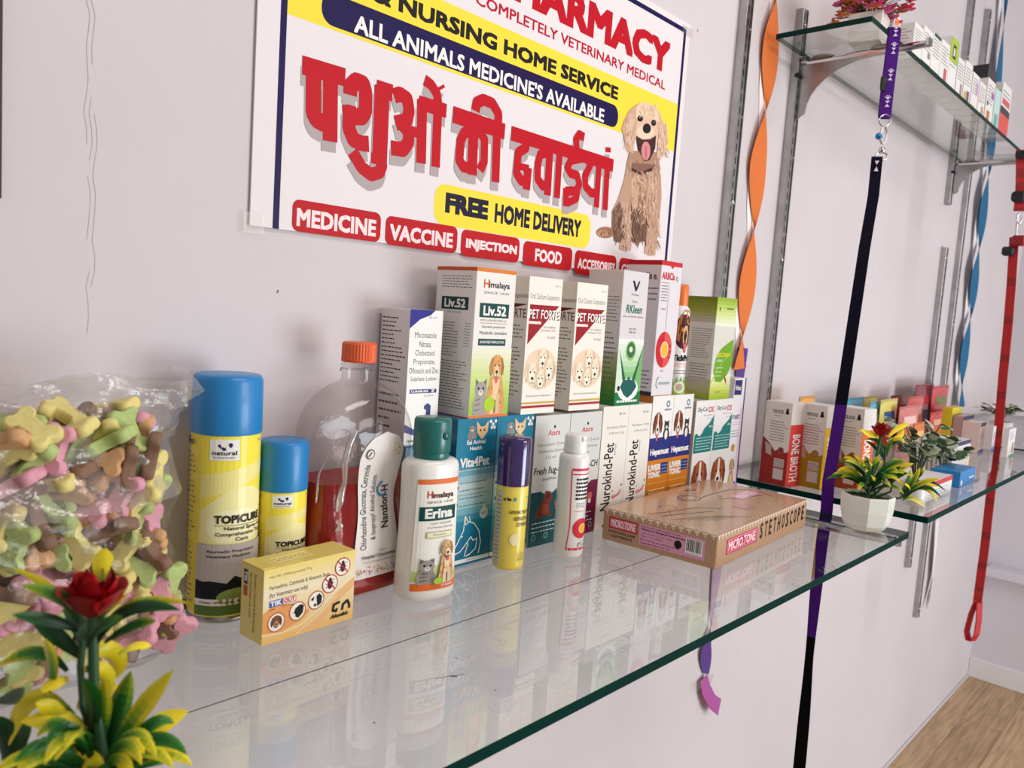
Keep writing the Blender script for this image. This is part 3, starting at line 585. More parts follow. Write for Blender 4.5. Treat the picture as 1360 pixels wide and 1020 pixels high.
def f_kleen(a):
    a.grad(0, 0, 1, 0.5, [(26, 138, 60), (96, 176, 90), (196, 224, 190), (240, 242, 236)], 12)
    a.poly([(0.36, 0.93), (0.44, 0.93), (0.52, 0.885), (0.6, 0.93), (0.66, 0.93), (0.54, 0.855), (0.48, 0.855)], (40, 30, 50)); a.text('Virbac', 0.34, 0.82, 0.66, 0.836, (60, 60, 130)); a.text('syrup', 0.4, 0.765, 0.6, 0.782, GREY)
    a.text('RKleen', 0.2, 0.69, 0.82, 0.75, (28, 110, 84), 0.03, slant=0.15); a.text('Liver and Kidney cleanser', 0.08, 0.655, 0.9, 0.672, (150, 40, 60)); a.text('For Oral', 0.36, 0.565, 0.62, 0.583, BK); a.text('200 ml', 0.36, 0.54, 0.62, 0.557, BK)
    a.poly([(0.0, 0.46), (0.36, 0.2), (0.36, 0), (0.0, 0)], (214, 232, 208)); a.poly([(1, 0.46), (0.64, 0.2), (0.64, 0), (1, 0)], (120, 180, 110))
    a.poly([(0.06, 0.42), (0.42, 0.16), (0.3, 0.14)], (30, 96, 50)); a.poly([(0.96, 0.42), (0.58, 0.16), (0.7, 0.14)], (30, 96, 50))
    a.ell(0.5, 0.41, 0.2, (140, 190, 110), 0.075); a.ell(0.5, 0.415, 0.16, (50, 112, 56), 0.058); a.ell(0.5, 0.42, 0.07, (230, 224, 214), 0.022)
    a.rect(0, 0, 1, 0.1, (16, 120, 66)); a.ell(0.5, 0.12, 0.4, (246, 246, 242), 0.085)
    a.poly([(0.18, 0.14), (0.3, 0.2), (0.42, 0.19), (0.5, 0.22), (0.58, 0.19), (0.7, 0.2), (0.84, 0.14), (0.66, 0.08), (0.5, 0.055), (0.34, 0.08)], (14, 92, 84)); a.ell(0.13, 0.13, 0.05, BK, 0.02)
    a.fine(0.1, 0.018, 0.9, 0.045, 1, WH, 1.0, 122, thick=0.6)
def l_kleen(a):
    a.grad(0, 0, 1, 0.4, [(40, 120, 50), (120, 150, 70), (190, 182, 176)], 10); a.fine(0.45, 0.62, 0.95, 0.82, 8, GREY, 0.7, 12); a.fine(0.4, 0.12, 0.95, 0.56, 12, GREY, 0.6, 13)
carton('slim white carton with green ellipse and green foot, between cream and red-topped cartons', 0.9085, 0.9705, 0.001, 0.06, 1.1242, 0.1885, f_kleen, l_kleen, (222, 216, 218))
def f_arb(a):
    a.rect(0, 0.965, 1, 1, (206, 40, 48)); a.poly([(0.42, 0.965), (0.52, 0.945), (0.62, 0.965)], (206, 40, 48)); a.text('ARBCis', 0.06, 0.865, 0.66, 0.915, (206, 34, 60), 0.05); a.text('e.', 0.74, 0.86, 0.86, 0.895, (80, 40, 60))
    a.fine(0.08, 0.7, 0.42, 0.83, 6, BK, 0.7, 14); a.text('Orally', 0.12, 0.635, 0.34, 0.655, (190, 40, 70)); a.rect(0.42, 0.45, 0.43, 0.83, (60, 50, 60)); a.rect(0.05, 0.838, 0.42, 0.841, (60, 50, 60))
    a.ell(0.42, 0.345, 0.38, (204, 28, 44), 0.135, 28); a.poly([(0.42 + 0.38 * math.sin(k * PI / 12), 0.345 + 0.135 * math.cos(k * PI / 12)) for k in range(13)], (226, 84, 76))
    a.ell(0.45, 0.345, 0.19, (250, 214, 196), 0.062); a.ell(0.45, 0.345, 0.16, (242, 186, 50), 0.053)
    for k in range(3): a.poly([(0.66, 0.29 + k * 0.04), (0.78, 0.3 + k * 0.045), (0.7, 0.275 + k * 0.04)], (120, 20, 50))
    a.text('PETS', 0.34, 0.18, 0.5, 0.193, (190, 60, 80)); a.text('etnosymc', 0.3, 0.075, 0.86, 0.105, (60, 130, 120)); a.stroke([(0.3, 0.14), (0.2, 0.12), (0.18, 0.08), (0.28, 0.055)], 0.025, (40, 110, 110))
def l_arb(a):
    a.rect(0, 0.965, 1, 1, (196, 30, 40)); a.text('ARBCis e.', 0.2, 0.86, 0.9, 0.91, (96, 60, 76), 0.04); a.fine(0.5, 0.7, 0.95, 0.82, 3, GREY, 0.6, 15); a.fine(0.5, 0.05, 0.95, 0.2, 5, BK, 0.7, 16); a.rect(0, 0, 1, 0.03, (50, 54, 70))
carton('tall white carton with red top band and red disc, behind the orange-capped tube', 1.0055, 1.0625, 0.004, 0.058, 1.1345, 0.2, f_arb, l_arb, (228, 222, 226), flapc=(206, 40, 48))
def f_grn(a):
    a.grad(0, 0.72, 1, 1, [(240, 240, 226), (206, 220, 130), (140, 176, 40)], 8); a.grad(0, 0, 1, 0.25, [(160, 190, 40), (214, 222, 120), (240, 240, 226)], 8)
    a.fine(0.5, 0.88, 0.86, 0.91, 1, (40, 70, 30), 1.0, 121, thick=0.6); a.poly([(0.12, 0.9), (0.2, 0.9), (0.17, 0.86)], (40, 70, 30))
    a.poly([(1, 0.6), (0.72, 0.56), (0.38, 0.5), (0.16, 0.4), (0.1, 0.28), (0.22, 0.18), (0.5, 0.17), (0.8, 0.24), (1, 0.34)], (112, 168, 30)); a.stroke([(0.02, 0.16), (0.3, 0.3), (1, 0.5)], 0.03, (150, 196, 70))
    a.text('KISCONIM', 0.2, 0.42, 0.86, 0.46, (230, 210, 60), 0.03); a.text('SYRUP', 0.22, 0.37, 0.5, 0.395, (214, 236, 226), 0.02); a.fine(0.2, 0.22, 0.55, 0.34, 3, (206, 226, 160), 0.7, 20); a.poly([(0.62, 0.3), (0.7, 0.22), (0.78, 0.2), (0.8, 0.14), (0.68, 0.2)], (150, 40, 40))
    a.fine(0.25, 0.06, 0.6, 0.1, 1, (120, 130, 60), 0.8, 21)
def l_grn(a):
    a.grad(0, 0.75, 1, 1, [(196, 190, 182), (150, 160, 60), (110, 126, 30)], 8); a.grad(0, 0, 1, 0.2, [(150, 170, 40), (190, 190, 140), (196, 190, 182)], 8); a.fine(0.25, 0.4, 0.95, 0.7, 14, GREY, 0.6, 22); a.fine(0.25, 0.2, 0.95, 0.36, 6, GREY, 0.7, 23)
carton('grey-green carton with a bright green leaf, topmost beside the purple ribbon', 1.1735, 1.2405, 0.001, 0.055, 1.1225, 0.168, f_grn, l_grn, (220, 218, 206), flapc=(128, 160, 40))
def f_mic(a):
    a.rect(0, 0, 1, 1, (245, 243, 238)); a.poly([(0, 1), (0.75, 1), (0.62, 0.965), (0.3, 0.93), (0, 0.86)], (44, 42, 140)); a.text('30 ml', 0.56, 0.94, 0.8, 0.955, (70, 70, 90))
    for k, s in enumerate(('Miconazole', 'Nitrate,', 'Clobetasol', 'Propionate,', 'Ofloxacin and Zinc', 'Sulphate Lotion')):
        n = [0.72, 0.4, 0.64, 0.72, 0.98, 0.86][k] * 0.46; y = 0.795 - k * 0.0655; a.text(s, 0.5 - n, y - (0.01 if s[-1] == ',' else 0), 0.5 + n, y + 0.042, (40, 36, 40))
    a.rect(0.1, 0.385, 0.92, 0.415, (44, 42, 110)); a.text('CURABLESS', 0.14, 0.392, 0.66, 0.408, WH, 0.04); a.text('Z', 0.76, 0.39, 0.86, 0.411, WH, 0.06); a.text('Lotion', 0.55, 0.36, 0.85, 0.374, GREY)
    a.poly([(0.0, 0.16), (0.4, 0.1), (1, 0.12), (1, 0.08), (0.4, 0.06), (0, 0.1)], (50, 48, 140)); s = a.sub(0.4, 0.1, 0.86, 0.31)
    s.poly([(0.3, 0), (0.3, 0.3), (0.5, 0.55), (0.5, 0.75), (0.35, 0.8), (0.35, 0.9), (0.6, 1), (0.8, 0.9), (0.8, 0.6), (0.86, 0.3), (0.86, 0)], (44, 42, 120)); a.fine(0.1, 0.018, 0.5, 0.045, 1, GREY, 1.0, 123, thick=0.6)
def l_mic(a): a.fine(0.06, 0.45, 0.9, 0.95, 16, BK, 0.45, 25); a.fine(0.06, 0.1, 0.85, 0.4, 5, BK, 0.5, 26)
carton('white lotion carton with navy corner, standing higher behind the clear bottle', 0.5595, 0.6070, 0.030, 0.05, 1.0915, 0.150, f_mic, l_mic, (230, 224, 220))
TEAL = (16, 122, 152); TEALD = (12, 92, 122)
def f_vita(a):
    a.grad(0, 0, 1, 0.7, [(12, 104, 140), (14, 112, 148), (20, 128, 158), (160, 196, 202), (196, 208, 208), (40, 130, 156)], 16); a.rect(0, 0.68, 1, 1, TEAL)
    pic_cat(a.sub(0.24, 0.86, 0.5, 0.96), (150, 140, 130)); s = a.sub(0.46, 0.85, 0.8, 0.98); s.poly([(0.05, 1), (0.1, 0.4), (0.5, 0), (0.9, 0.4), (0.95, 1), (0.65, 0.7), (0.35, 0.7)], (236, 196, 150)); s.ell(0.35, 0.5, 0.06, BK); s.ell(0.65, 0.5, 0.06, BK)
    for dx, dy in ((0, 0), (0.07, 0.02), (-0.06, 0.02), (0.04, -0.022), (-0.03, -0.022)): a.ell(0.9 + dx, 0.95 + dy, 0.032, WH)
    a.text('Eal Animal', 0.26, 0.825, 0.72, 0.853, WH, 0.04); a.text('Health', 0.34, 0.785, 0.64, 0.81, WH, 0.04)
    a.text('Vita4Pet', 0.12, 0.675, 0.86, 0.735, WH, 0.05); a.text('Ultimate Multivitamin Syrup For Pet', 0.03, 0.645, 0.92, 0.66, (220, 232, 236), 0.02)
    for k, y in enumerate((0.56, 0.51, 0.455, 0.405)): a.fine(0.15 if k < 3 else 0.15, y, 0.9, y + 0.02, 1, (70, 110, 120), 0.8, 30 + k)
    a.ell(0.08, 0.54, 0.035, TEALD); a.ell(0.08, 0.425, 0.035, TEALD); a.rect(0.02, 0.485, 0.95, 0.488, (90, 140, 150)); a.ell(0.8, 0.34, 0.11, (206, 218, 222)); a.text('60', 0.74, 0.33, 0.86, 0.35, TEALD); a.rect(0.76, 0.38, 0.84, 0.4, (206, 218, 222))
    L = 0.022
    a.stroke([(0.32, 0.34), (0.3, 0.24), (0.16, 0.16), (0.08, 0.12), (0.12, 0.09), (0.24, 0.1), (0.34, 0.13)], L, WH); a.stroke([(0.32, 0.34), (0.4, 0.3), (0.56, 0.28), (0.7, 0.22), (0.76, 0.14), (0.72, 0.06)], L, WH)
    a.stroke([(0.32, 0.34), (0.35, 0.28), (0.46, 0.3), (0.42, 0.335)], L * 0.8, WH); a.stroke([(0.34, 0.13), (0.5, 0.19), (0.56, 0.16), (0.66, 0.17), (0.64, 0.1), (0.5, 0.07), (0.4, 0.06)], L, WH); a.stroke([(0.44, 0.15), (0.38, 0.09), (0.36, 0.06)], L, WH); a.stroke([(0.24, 0.2), (0.29, 0.205)], L, WH)
    a.rect(0, 0.018, 1, 0.045, (226, 232, 232)); a.text('200 ml', 0.42, 0.024, 0.6, 0.038, TEALD)
def l_vita(a): a.rect(0.1, 0.72, 0.7, 0.86, (222, 226, 226)); a.text('133', 0.25, 0.765, 0.6, 0.81, BK, 0.05); a.fine(0.1, 0.3, 0.9, 0.62, 10, (120, 170, 190), 0.8, 34); a.fine(0.1, 0.08, 0.9, 0.25, 5, (120, 170, 190), 0.8, 35)
G = 'teal vitamin cartons'
carton('teal carton with white dog outline, beside the white bottle with teal cap', 0.6125, 0.6755, 0.001, 0.066, Z1, 0.1721, f_vita, l_vita, TEALD, G)
carton('teal carton with white dog outline, behind the purple-capped yellow can', 0.6765, 0.7415, 0.001, 0.066, Z1, 0.1721, f_vita, l_vita, TEALD, G)
b = MB()
carton('teal carton mostly hidden behind the red liquid bottle, under the lotion carton', 0.5580, 0.6080, 0.024, 0.057, Z1, 0.1414, lambda a: a.rect(0, 0.4, 1, 0.44, (196, 208, 208)), None, TEALD)
def f_fresh(lower):
    def f(a):
        a.rect(0, 0, 1, 1, (214, 214, 210)); a.text('Azura', 0.38, 0.845, 0.72, 0.885, (200, 40, 60), 0.03, slant=0.2); a.ell(0.55, 0.91, 0.03, (40, 40, 40))
        a.text('Ketoconazole 1% w/v &', 0.1, 0.765, 0.95, 0.79, GREY); a.text('Chlorhexidine Gluconate', 0.12, 0.715, 0.9, 0.74, GREY); a.text('2.1% w/v', 0.34, 0.665, 0.66, 0.69, GREY)
        a.text('Fresh Ilug-CH', 0.05, 0.535, 0.95, 0.605, BK, 0.02, slant=0.1); a.text('SHAMPOO', 0.3, 0.5, 0.7, 0.52, GREY, 0.03)
        a.rect(0, 0.0, 1, 0.36, lower); a.poly([(0, 0.36), (0.0, 0.42), (0.28, 0.42), (0.45, 0.38), (0.62, 0.4), (0.8, 0.44), (1, 0.44), (1, 0.34), (0, 0.34)], lower)
        s = a.sub(0.16, 0.22, 0.66, 0.42); s.poly([(0, 0), (0.1, 0.35), (0.35, 0.6), (0.5, 1), (0.8, 0.95), (0.95, 0.7), (0.8, 0.5), (0.85, 0.1), (1, 0)], (126, 56, 40)); s.ell(0.68, 0.78, 0.1, (90, 36, 30)); s.ell(0.55, 0.3, 0.2, (158, 78, 52))
        a.ell(0.78, 0.31, 0.08, (190, 96, 84)); a.ell(0.78, 0.27, 0.05, (220, 200, 190)); a.fine(0.08, 0.1, 0.9, 0.2, 3, (206, 220, 220), 0.8, 37, thick=0.25)
        for k in range(3): a.ell(0.15 + 0.35 * k, 0.07, 0.06, (120, 170, 172)); a.ell(0.15 + 0.35 * k, 0.07, 0.04, lower)
    return f
carton('grey shampoo carton with teal lower half, right of the purple-capped can', 0.7460, 0.8145, 0.001, 0.066, Z1, 0.1685, f_fresh((16, 82, 88)), None, (190, 188, 184), 'grey shampoo cartons')
carton('grey shampoo carton with maroon lower half, behind the slim white bottle', 0.8155, 0.8840, 0.001, 0.066, Z1, 0.1685, f_fresh((110, 16, 64)), None, (196, 192, 190), 'grey shampoo cartons')
def f_nuro(a):
    a.rect(0, 0, 1, 1, (238, 234, 224)); a.text('30 ml', 0.62, 0.925, 0.85, 0.945, GREY, 0.02); a.text('Mecobalamin, Vitamin', 0.18, 0.815, 0.93, 0.84, GREY); a.text('& Minerals Drop', 0.28, 0.765, 0.86, 0.79, GREY)
    a.text('Nurokind-Pet', 0.16, 0.15, 0.5, 0.7, (36, 30, 34), 0.02, rot=90); a.text('Drops', 0.52, 0.6, 0.62, 0.69, GREY, 0, rot=90)
    a.stroke([(0.56, 0.26), (0.62, 0.24), (0.8, 0.26), (0.92, 0.3)], 0.05, (222, 120, 130)); a.text('petmankind', 0.6, 0.25, 0.9, 0.275, (200, 80, 100)); a.ell(0.58, 0.3, 0.02, BK); a.ell(0.92, 0.34, 0.025, BK)
    a.stroke([(0.35, -0.0), (0.5, 0.06), (0.62, 0.1)], 0.2, (40, 34, 34)); a.ell(0.52, 0.115, 0.1, (40, 34, 34)); a.ell(0.68, 0.085, 0.1, (40, 34, 34))
G = 'cream drop cartons'
carton('cream carton with sideways black name, beside the grey shampoo carton', 0.8860, 0.9475, 0.001, 0.062, Z1, 0.1739, f_nuro, None, (232, 226, 216), G)
carton('cream carton with sideways black name, touching the blue and orange carton', 0.9480, 1.0065, 0.001, 0.062, Z1, 0.1739, f_nuro, None, (232, 226, 216), G)
def f_hep(a):
    a.rect(0, 0.62, 1, 1, (240, 238, 234)); a.rect(0, 0.47, 1, 0.655, (36, 44, 122)); a.rect(0, 0, 1, 0.47, (216, 132, 30)); a.ell(0.74, 0.93, 0.09, (70, 120, 160)); a.ell(0.74, 0.93, 0.05, (226, 230, 234)); a.fine(0.58, 0.87, 0.9, 0.895, 1, NAVY, 1.0, 124, thick=0.6)
    pic_dog_head(a.sub(0.06, 0.64, 0.56, 0.87), (136, 66, 36), (238, 226, 214), True, (100, 46, 28), True); s = a.sub(0.56, 0.64, 0.92, 0.8); pic_cat(s, (52, 48, 50)); s.ell(0.5, 0.2, 0.2, (236, 232, 228), 0.25); s.ell(0.5, 0.6, 0.12, (236, 232, 228))
    a.text('Hepamust', 0.07, 0.5, 0.93, 0.562, WH, 0.05); a.text('LIVER', 0.04, 0.385, 0.6, 0.43, WH, 0.08); a.text('TONIC', 0.04, 0.325, 0.6, 0.37, WH, 0.08); a.rect(0.62, 0.345, 0.94, 0.44, (40, 54, 130)); a.fine(0.66, 0.35, 0.92, 0.435, 3, (150, 190, 226), 0.9, 40)
    a.rect(0.04, 0.275, 0.94, 0.279, (240, 200, 140)); a.fine(0.14, 0.18, 0.9, 0.24, 2, (246, 220, 180), 0.9, 41, thick=0.35); a.text('For Dogs', 0.2, 0.14, 0.66, 0.165, WH, 0.03); a.fine(0.14, 0.03, 0.8, 0.08, 2, (240, 206, 150), 0.9, 42, thick=0.3); a.rect(0, 0, 1, 0.02, (160, 40, 30)); a.ell(0.04, 0.05, 0.07, (90, 40, 30)); a.ell(0.08, 0.21, 0.05, (150, 130, 90))
G = 'orange and blue tonic cartons'
carton('blue and orange carton with beagle and cat, beside the cream cartons', 1.0080, 1.0665, 0.001, 0.062, Z1, 0.1843, f_hep, None, (200, 120, 40), G)
carton('blue and orange carton with beagle and cat, beside the white and teal cartons', 1.0672, 1.1257, 0.001, 0.062, Z1, 0.1843, f_hep, None, (200, 120, 40), G)
def f_sky(a):
    a.rect(0, 0, 1, 1, (244, 242, 240)); a.text('SkyCal-', 0.1, 0.885, 0.66, 0.935, (80, 92, 120), 0.02, slant=0.1); a.text('DS', 0.68, 0.885, 0.92, 0.935, (206, 60, 90), 0.04, slant=0.1); a.text('Mineral Mixture', 0.45, 0.85, 0.9, 0.865, GREY); a.text('for Dogs', 0.62, 0.815, 0.9, 0.83, GREY)
    a.poly([(0.02, 0.5), (0.96, 0.5), (0.98, 0.86), (0.94, 0.84), (0.8, 0.79), (0.66, 0.76), (0.5, 0.73), (0.42, 0.69), (0.28, 0.66), (0.14, 0.69), (0.04, 0.68)], (18, 128, 124)); a.text('200 ml', 0.76, 0.735, 0.94, 0.755, WH, 0.02); a.fine(0.14, 0.52, 0.92, 0.66, 5, (200, 230, 226), 0.85, 44, thick=0.32)
    pic_dog_head(a.sub(0.02, 0.08, 0.92, 0.43), (168, 92, 52), (246, 240, 234), True, (140, 68, 38)); a.poly([(0.1, 0), (0.2, 0.12), (0.8, 0.12), (0.95, 0)], (240, 234, 228))
G = 'white and teal mineral cartons'
carton('white and teal carton with beagle, right of the orange and blue cartons', 1.1360, 1.1980, 0.001, 0.062, Z1, 0.1721, f_sky, None, (200, 206, 206), G)
carton('white and teal carton with beagle, touching the navy-edged white carton', 1.1986, 1.2606, 0.001, 0.062, Z1, 0.1721, f_sky, None, (222, 222, 222), G)
def f_vir(a):
    a.rect(0, 0, 1, 1, (240, 236, 240)); a.rect(0.9, 0, 1, 1, (44, 34, 100)); a.rect(0.72, 0, 0.9, 0.75, (238, 206, 226)); a.rect(0.04, 0.86, 0.66, 0.985, (34, 36, 104)); a.text('Virbac', 0.1, 0.9, 0.58, 0.94, WH, 0.03)
    a.text('VITABEST', 0.0, 0.655, 0.72, 0.69, (70, 66, 100), 0.04, slant=0.2); a.fine(0.1, 0.6, 0.7, 0.64, 2, (230, 150, 180), 0.9, 46); a.fine(0.0, 0.5, 0.7, 0.57, 3, GREY, 0.9, 47); a.ell(0.35, 0.41, 0.16, (206, 150, 70)); pic_dog_sit(a.sub(0.0, 0.02, 0.8, 0.32), (196, 160, 110), (220, 190, 140))
    a.rect(0.4, 0, 0.9, 0.1, (214, 170, 220)); a.ell(0.55, 0.06, 0.1, (130, 70, 170)); a.ell(0.75, 0.1, 0.07, (90, 60, 150))
carton('tall white carton with navy edge stripe at the end of the long shelf', 1.2622, 1.3045, 0.003, 0.06, Z1, 0.206, f_vir, None, (226, 222, 228))

# orange-capped tick spray tube
t = thing('spray_tube', 'slim white spray tube with orange cap and dog picture, on the orange and blue carton', 'bottle', (1.094, 0.022, 1.1345))
b = MB(); b.lathe([(0.0165, 0), (0.0175, 0.002), (0.0175, 0.125), (0.016, 0.132), (0.012, 0.137)], M((240, 236, 232), 0.35, coat=0.3), 28)
a = Art(b, face_cyl(0.0175, 0.135, math.radians(-112), PI, 0), 0.4, 0.00005)
a.ell(0.5, 0.72, 0.3, (90, 26, 30), 0.2); pic_dog_head(a.sub(0.25, 0.5, 0.85, 0.98), (196, 136, 78), (226, 184, 130), False, (170, 106, 60), True)
a.text('TickPro', 0.22, 0.385, 0.82, 0.45, BK, 0.06); a.fine(0.25, 0.31, 0.8, 0.37, 3, (226, 120, 80), 0.95, 50); a.fine(0.22, 0.23, 0.8, 0.29, 2, BK, 0.8, 51)
for k in range(5): a.poly([(0.2 + 0.13 * k, 0.08), (0.26 + 0.13 * k, 0.22), (0.32 + 0.13 * k, 0.08)], (112, 176, 60), )
a.rect(0.15, 0, 0.85, 0.1, (150, 196, 90), 8); a.ell(0.48, 0.08, 0.17, (230, 232, 210)); a.ell(0.48, 0.08, 0.11, (190, 170, 150)); a.ell(0.5, 0.08, 0.05, BK)
b.obj('tube_body', t)
b = MB(); b.lathe([(0.012, 0.137), (0.0125, 0.139), (0.0118, 0.167), (0.010, 0.170), (0.0, 0.1705)], M((236, 118, 40), 0.35, coat=0.2), 24); b.obj('cap', t)

# ---------------------------------------------------------------- spray cans
def can(x, y, r, h, caph, label, small=False):
    t = thing('spray_can', label, 'spray can', (x, y, Z1), 0, 'yellow cans with blue caps'); hb = h - caph
    b = MB(); b.lathe([(r * 0.93, 0), (r * 0.99, 0.002), (r, 0.004), (r * 0.96, 0.006)], STEEL, 40); b.obj('base_rim', t)
    b = MB(); b.lathe([(r * 0.96, 0.006), (r * 0.985, 0.008), (r * 0.985, hb)], M((240, 222, 92), 0.28, coat=0.35), 48)
    hh = hb - 0.009
    a = Art(b, face_cyl(r * 0.985, hh, math.radians(-121), math.radians(230), 0.0085), r * 4.0 / hh, 0.00005, coat=0.35, rough=0.3)
    N = 24
    def band(pts0, pts1, c):
        n = len(pts0); a.tri(pts0 + pts1, [(i, i + 1, n + i + 1, n + i) for i in range(n - 1)], c); a.up()
    def wide(x0, y0, x1, y1, c): a.rect(x0, y0, x1, y1, c, max(1, int((x1 - x0) * N)))
    wide(0.0, 0, 1, 1, (238, 216, 74)); wide(0.33, 0.42, 1, 1, (250, 232, 78))
    band([(0.33 + 0.67 * k / N, 0.78 + 0.1 * k / N) for k in range(N + 1)], [(0.33 + 0.67 * k / N, 0.64 + 0.18 * k / N) for k in range(N + 1)], (246, 234, 150))
    band([(0.33 + 0.67 * k / N, 0.58 + 0.14 * math.sin(k / N * PI)) for k in range(N + 1)], [(0.33 + 0.67 * k / N, 0.4) for k in range(N + 1)], (246, 238, 170))
    a.ell(0.53, 0.5, 0.15, (250, 244, 196), 0.09, 24); a.ell(0.66, 0.5, 0.16, (250, 244, 196), 0.1, 24)
    wide(0.4, 0.87, 0.61, 0.985, (248, 246, 240)); a.stroke([(0.46, 0.955), (0.5, 0.93), (0.55, 0.95)], 0.02, (40, 60, 90)); a.ell(0.545, 0.955, 0.015, (40, 60, 90)); a.text('natural', 0.42, 0.9, 0.59, 0.922, BK, 0.03); a.text('REMEDIES', 0.43, 0.88, 0.58, 0.89, GREY)
    a.text('Net Contents', 0.78, 0.965, 0.92, 0.98, GREY); a.text('TOPICURE', 0.45, 0.52, 0.83, 0.562, (52, 44, 34), 0.06); wide(0.45, 0.505, 0.85, 0.508, (120, 106, 50))
    a.text('Natural Spray for', 0.52, 0.475, 0.86, 0.5, (70, 60, 40), 0.02); a.text('Comprehensive Topical', 0.46, 0.442, 0.9, 0.468, (70, 60, 40), 0.02); a.text('Care', 0.6, 0.418, 0.7, 0.438, (70, 60, 40), 0.02)
    wide(0.32, 0.0, 1, 0.4, (196, 188, 184)); a.text('Ayurvedic Proprietary', 0.4, 0.35, 0.76, 0.37, (50, 46, 46), 0.02); a.text('Veterinary Medicine', 0.4, 0.322, 0.72, 0.342, (50, 46, 46), 0.02)
    band([(0.32 + 0.68 * k / 12, [0.2, 0.19, 0.195, 0.19, 0.18, 0.22, 0.2, 0.18, 0.2, 0.2, 0.2, 0.2, 0.2][k]) for k in range(13)], [(0.32 + 0.68 * k / 12, 0.09) for k in range(13)], (22, 22, 26)); a.ell(0.62, 0.1, 0.14, (140, 160, 80), 0.05)
    wide(0.32, 0.055, 1, 0.092, (244, 238, 232)); a.text('Clean Wounds, Sooner', 0.36, 0.066, 0.74, 0.08, (120, 40, 50), 0.03); wide(0.32, 0, 1, 0.055, (92, 120, 52))
    a.text('TOPICURE', 0.02, 0.945, 0.26, 0.97, BK, 0.05); a.fine(0.06, 0.45, 0.3, 0.9, 16, (110, 98, 60), 0.7, 60); a.fine(0.06, 0.06, 0.3, 0.42, 12, (110, 98, 60), 0.75, 61)
    b.obj('can_body', t)
    b = MB(); b.lathe([(r * 1.0, hb), (r * 1.02, hb + 0.002), (r * 1.0, h - 0.005), (r * 0.96, h - 0.0015), (r * 0.9, h), (0, h)], M((26, 130, 196), 0.38, coat=0.15), 48, cap=False); b.obj('cap', t)
can(0.3565, 0.037, 0.0305, 0.2235, 0.0525, 'tall yellow spray can with blue cap, beside the biscuit bag')
can(0.4095, 0.0255, 0.0230, 0.1610, 0.0470, 'shorter yellow spray can with blue cap, behind the soap carton')

# purple-capped can
t = thing('spray_can', 'small yellow spray can with a glossy purple cap in front of teal cartons', 'spray can', (0.6765, -0.030, Z1)); r = 0.0186
b = MB(); b.lathe([(r * 0.9, 0), (r * 0.99, 0.002), (r, 0.005), (r, 0.096), (r * 0.97, 0.098)], M((240, 218, 84), 0.3, coat=0.4), 40)
a = Art(b, face_cyl(r, 0.096, math.radians(-126), PI, 0.002), 0.7, 0.00005, coat=0.3)
a.rect(0.08, 0.02, 0.24, 0.95, (206, 196, 180), 4); a.fine(0.1, 0.1, 0.22, 0.9, 16, (70, 60, 60), 0.8, 70); a.text('ne Neo', 0.27, 0.83, 0.43, 0.87, BK, 0.05); a.ell(0.5, 0.85, 0.035, (90, 160, 160)); a.text('100 ml', 0.76, 0.85, 0.88, 0.87, GREY)
a.text('GAMMA BHC, PROFLAVINE', 0.4, 0.665, 0.92, 0.715, (96, 70, 40), 0.02); a.text('HEMISULPHATE', 0.5, 0.59, 0.9, 0.64, (96, 70, 40), 0.02); a.text('CETRIMIDE', 0.56, 0.52, 0.88, 0.565, (96, 70, 40), 0.02); a.ell(0.55, 0.36, 0.11, (250, 236, 170)); a.poly([(0.5, 0.31), (0.49, 0.38), (0.53, 0.41), (0.55, 0.36), (0.6, 0.36), (0.6, 0.31)], WH)
a.rect(0.86, 0.24, 0.9, 0.34, (60, 50, 40)); a.fine(0.62, 0.1, 0.9, 0.2, 4, (110, 90, 40), 0.7, 71)
b.obj('can_body', t)
b = MB(); b.lathe([(r * 1.02, 0.098), (r * 1.03, 0.1), (r * 1.02, 0.149), (r * 0.98, 0.1525), (r * 0.9, 0.154), (0, 0.154)], M((58, 28, 96), 0.12, coat=0.8), 40, cap=False); b.obj('cap', t)

# slim white bottle
t = thing('bottle', 'slim white bottle with ribbed white cap and red disc label', 'bottle', (0.7735, -0.042, Z1)); r = 0.0187
b = MB(); b.lathe([(r * 0.9, 0), (r, 0.003), (r, 0.12), (r * 0.94, 0.126), (r * 0.7, 0.1285), (0.0125, 0.1295)], M((244, 240, 236), 0.3, coat=0.3), 40); b.obj('bottle_body', t)
b = MB(); a = Art(b, face_cyl(r, 0.11, math.radians(-92), PI * 0.8, 0.006), 0.55, 0.00005); RD = (222, 70, 88)
for (x0, y0, x1, y1) in ((0.1, 0.03, 0.9, 0.06), (0.12, 0.93, 0.9, 0.96), (0.14, 0.885, 0.9, 0.9)): a.rect(x0, y0, x1, y1, RD, 8)
a.stroke([(0.1, 0.045), (0.16, 0.3), (0.12, 0.94)], 0.03, RD); a.stroke([(0.9, 0.045), (0.86, 0.3), (0.9, 0.94)], 0.03, RD)
a.fine(0.26, 0.6, 0.8, 0.86, 6, BK, 0.75, 74, thick=0.55); a.fine(0.3, 0.52, 0.56, 0.58, 3, BK, 0.8, 75); a.text('TOPICAL', 0.25, 0.47, 0.55, 0.485, RD); a.rect(0.6, 0.3, 0.61, 0.6, GREY)
a.ell(0.5, 0.28, 0.26, (216, 44, 58), 0.115, 28); a.ell(0.54, 0.28, 0.13, (248, 214, 190), 0.056); a.ell(0.54, 0.28, 0.11, (244, 188, 56), 0.047); a.text('PETS', 0.5, 0.13, 0.6, 0.14, RD); a.text('etnosymc', 0.5, 0.075, 0.8, 0.1, (60, 120, 110)); a.stroke([(0.5, 0.12), (0.42, 0.1), (0.44, 0.065)], 0.02, (50, 120, 110))
b.obj('label', t)
